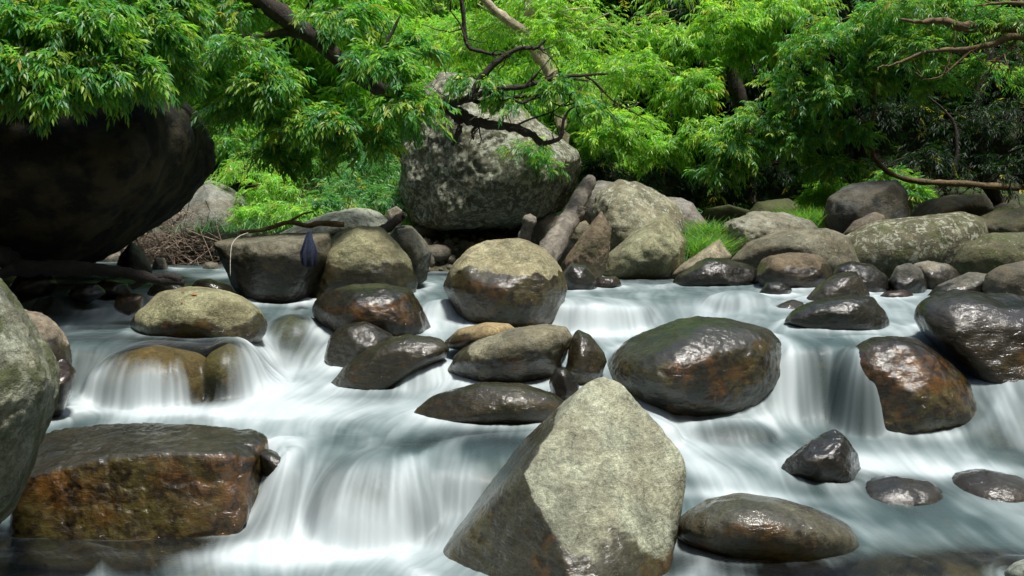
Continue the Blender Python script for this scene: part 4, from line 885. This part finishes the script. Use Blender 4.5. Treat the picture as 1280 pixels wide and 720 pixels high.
# low cover over the bank and slope
def cover():
    r = np.random.default_rng(77); n = 26000
    y = r.uniform(12.5, 30, n) ; a = r.uniform(-.62, .62, n); x = a * y
    m = ((y - shore(x, y)) > 1.2) & ((a < .1) | (r.random(n) < .12)); x, y = x[m], y[m]; n = len(x)
    z = ground_z(x, y); P = np.stack([x, y, z + r.uniform(0, .22, n)], 1)
    Ax = unit(np.stack([r.normal(size=n), r.normal(size=n), r.uniform(.1, .9, n)], 1))
    pal = PALS['fresh']; V, Cc = leaflets(P, Ax, .11, 6, pal, r)
    me = mesh_np('ground_cover', V, np.arange(len(V)).reshape(-1, 4), LEAF_FAR, False, {'leafcol': Cc})
    tag(link(bpy.data.objects.new('ground_cover', me)), 'low leafy ground cover over the bank and slope', 'ground cover', kind='stuff')
cover()

def gravel():
    r = np.random.default_rng(31); U, Fc, nb = ico(2); n = 2600
    a = r.uniform(-.6, .6, n); y = shore(a * 10, np.full(n, 10.)) + r.normal(size=n) * .7 + .35; x = a * y
    z = ground_z(x, y); sz = r.gamma(2., .022, n) + .012
    V = U[None] * (sz[:, None, None] * r.uniform(.6, 1.2, (n, 1, 3))) * (1 + .5 * vnoise((U[None] * 1.3 + r.uniform(0, 60, (n, 1, 3))).reshape(-1, 3)).reshape(n, -1, 1))
    V = V + np.stack([x, y, z + sz * .3], 1)[:, None, :]
    Fa = (Fc[None] + (np.arange(n) * len(U))[:, None, None]).reshape(-1, 3); V = V.reshape(-1, 3); m = len(V)
    tn = np.repeat(np.array([.2, .18, .14]) * r.uniform(.4, 1.4, (n, 1)), len(U), 0)
    me = mesh_np('gravel', V, Fa, ROCK, True, {'surf': np.tile([0., 0., .1, .1], (m, 1)), 'tint': np.hstack([tn, np.ones((m, 1))])})
    tag(link(bpy.data.objects.new('gravel', me)), 'gravel and pebbles packed between the bank rocks', 'gravel', kind='stuff')
gravel()

# ------------------------------------------------------------------ wood
def wood(label, name, mat, *tubes, cat='log', sides=12, knob=.1):
    t = Tubes()
    for pts, r0, r1 in tubes: t.add(pts, r0, r1, sides=sides, sub=6, knob=knob)
    c = np.array(tubes[0][0]).mean(0); o = t.build(name, mat, None, c); o.location = c; tag(o, label, cat); return o
wood('weathered grey driftwood log leaning against the great mossy boulder', 'driftwood_log', WOOD_GREY,  (WP(10.6, (672, 345, 10.), (690, 310, 10.3), (712, 275, 10.9), (722, 252, 11.2), (738, 226, 11.5)), .13, .085), (WP(10.8, (712, 275, 10.9), (724, 268, 10.9), (728, 258, 10.9)), .06, .04), knob=.045)
wood('short broken brown stump left of the driftwood log', 'stump', WOOD_GREY, (WP(10.6, (652, 310, 10.5), (657, 292, 10.5), (663, 272, 10.4)), .075, .065), cat='stump')
wood('dark broken branch lying behind the olive topped boulder', 'branch', BARK_DARK, (WP(9.7, (470, 293, 9.5), (486, 283, 9.7), (500, 272, 9.8), (507, 269, 9.8)), .05, .035), cat='branch')
wood('thin brown branch resting on the dark block', 'branch', BARK_TAN, (WP(9.3, (300, 290), (330, 287), (360, 278), (385, 282), (400, 279), (430, 281)), .016, .028), (WP(9.3, (360, 278), (378, 268), (392, 264)), .012, .005), cat='branch')
wood('long black wet branch crossing the left channel under the overhang', 'branch', WOOD_WET, (WP(8., (-80, 300), (0, 318), (22, 334), (60, 335), (110, 336), (160, 342), (200, 350), (230, 353)), .09, .03), (WP(7.9, (22, 334), (5, 342), (-20, 352)), .05, .03), (WP(8., (165, 360), (180, 352), (205, 345), (228, 350)), .02, .035), cat='branch')
# heap of dead twigs
def heap():
    r = np.random.default_rng(9); t = Tubes(); c = W(236, 306, 12.9)
    for k in range(950):
        u = r.normal(size=3) * [.4, .28, .24]; p = c + u; p[2] -= abs(u[0]) * .25
        d = unit(np.array([r.normal() * .8, r.normal() * .6, r.normal() * .6 - .1])) * r.uniform(.12, .4)
        t.add([p - d, p + r.normal(size=3) * .03, p + d], r.uniform(.003, .009), .002, sides=3, sub=2)
    t.add([c + np.array([-.5, 0, .35]), c + np.array([-.2, -.1, .45]), c + np.array([.1, -.1, .3]), c + np.array([.6, 0, .22])], .03, .02, sides=6)
    o = t.build('twig_heap', STRAW, None, c); o.location = c; tag(o, 'heap of dead twigs and flood debris on the far bank', 'brush pile', kind='stuff')
heap()
# cloth, string, scrap
def cloth(label, name, outline_top, mat, cat): pass
def make_cloth():
    n, m = 22, 30; V = []
    for j in range(m):
        t = j / (m - 1)
        for i in range(n):
            s = i / (n - 1) * 2 - 1
            wpx = 2 + 8. * min(1, t * 1.6) * (1 - .35 * max(0, t - .7) / .3)
            px = 386 - t * 2 + s * wpx + (4 * t if s > 0 else 0); py = 289 + t * 45 - abs(s) * 3 * t
            D = 8.62 - .06 * math.sin(t * 2.6) + .02 * math.sin(s * 9 + t * 3) * t + .05 * s
            V.append(W(px, py, D))
    me = mesh_np('cloth', np.array(V), grid_faces(m, n), CLOTH); o = link(bpy.data.objects.new('cloth', me))
    md = o.modifiers.new('thickness', 'SOLIDIFY'); md.thickness = .006
    tag(o, 'navy blue cloth draped in the gap right of the dark block', 'cloth')
make_cloth()
wood('thin white string hanging over the dark block', 'string', bark_material('pale_cord', (.5, .47, .4), (.6, .57, .5)), (WP(8.6, (310, 291, 8.8), (298, 296, 8.62), (290, 306, 8.52), (288, 325, 8.45), (288, 345, 8.42)), .0035, .003), cat='string', sides=6, knob=0)
def surface_hit(ob, px, py):
    dep = bpy.context.evaluated_depsgraph_get()
    o = Vector((0, 0, ZC)); d = (Vector(W(px, py, 5.)) - o).normalized()
    ok, loc, nor, _ = ob.ray_cast(o - ob.location, d)
    return (loc + ob.location, nor) if ok else (None, None)
def flat_leaf(label, ob, px, py, s, col, name='fallen_leaf', cat='leaf'):
    bpy.context.view_layer.update()
    c, nor = surface_hit(ob, px, py)
    if c is None: return
    m = bark_material(name, tuple(q * .8 for q in col), col, 40.); n = 8; V = []
    for i in range(n + 1):
        t = i / n; wv = math.sin(math.pi * t) ** .8 * .32
        for q in (-1, 0, 1): V.append(((t - .5) * s, q * wv * s * .6, .006 + .02 * s * q * q * 3 + .1 * s * (t - .5) ** 2))
    me = mesh_np(name, np.array(V), grid_faces(n + 1, 3), m); o = link(bpy.data.objects.new(name, me)); o.location = c
    o.rotation_euler = nor.to_track_quat('Z', 'Y').to_euler(); o.modifiers.new('thickness', 'SOLIDIFY').thickness = .002
    tag(o, label, cat)
by_label = {o.get('label'): o for o in COL.objects if o.get('label')}
oval = by_label['low oval olive boulder with fallen orange leaves above the left fall']
flat_leaf('orange fallen leaf on the olive oval boulder, the longer one at right', oval, 243, 369.5, .055, (.55, .22, .05))
flat_leaf('small orange red fallen leaf near the crest of the olive oval boulder', oval, 229, 366, .035, (.5, .14, .05))
flat_leaf('tiny reddish fallen leaf lower on the olive oval boulder', oval, 228, 379, .025, (.45, .15, .07))
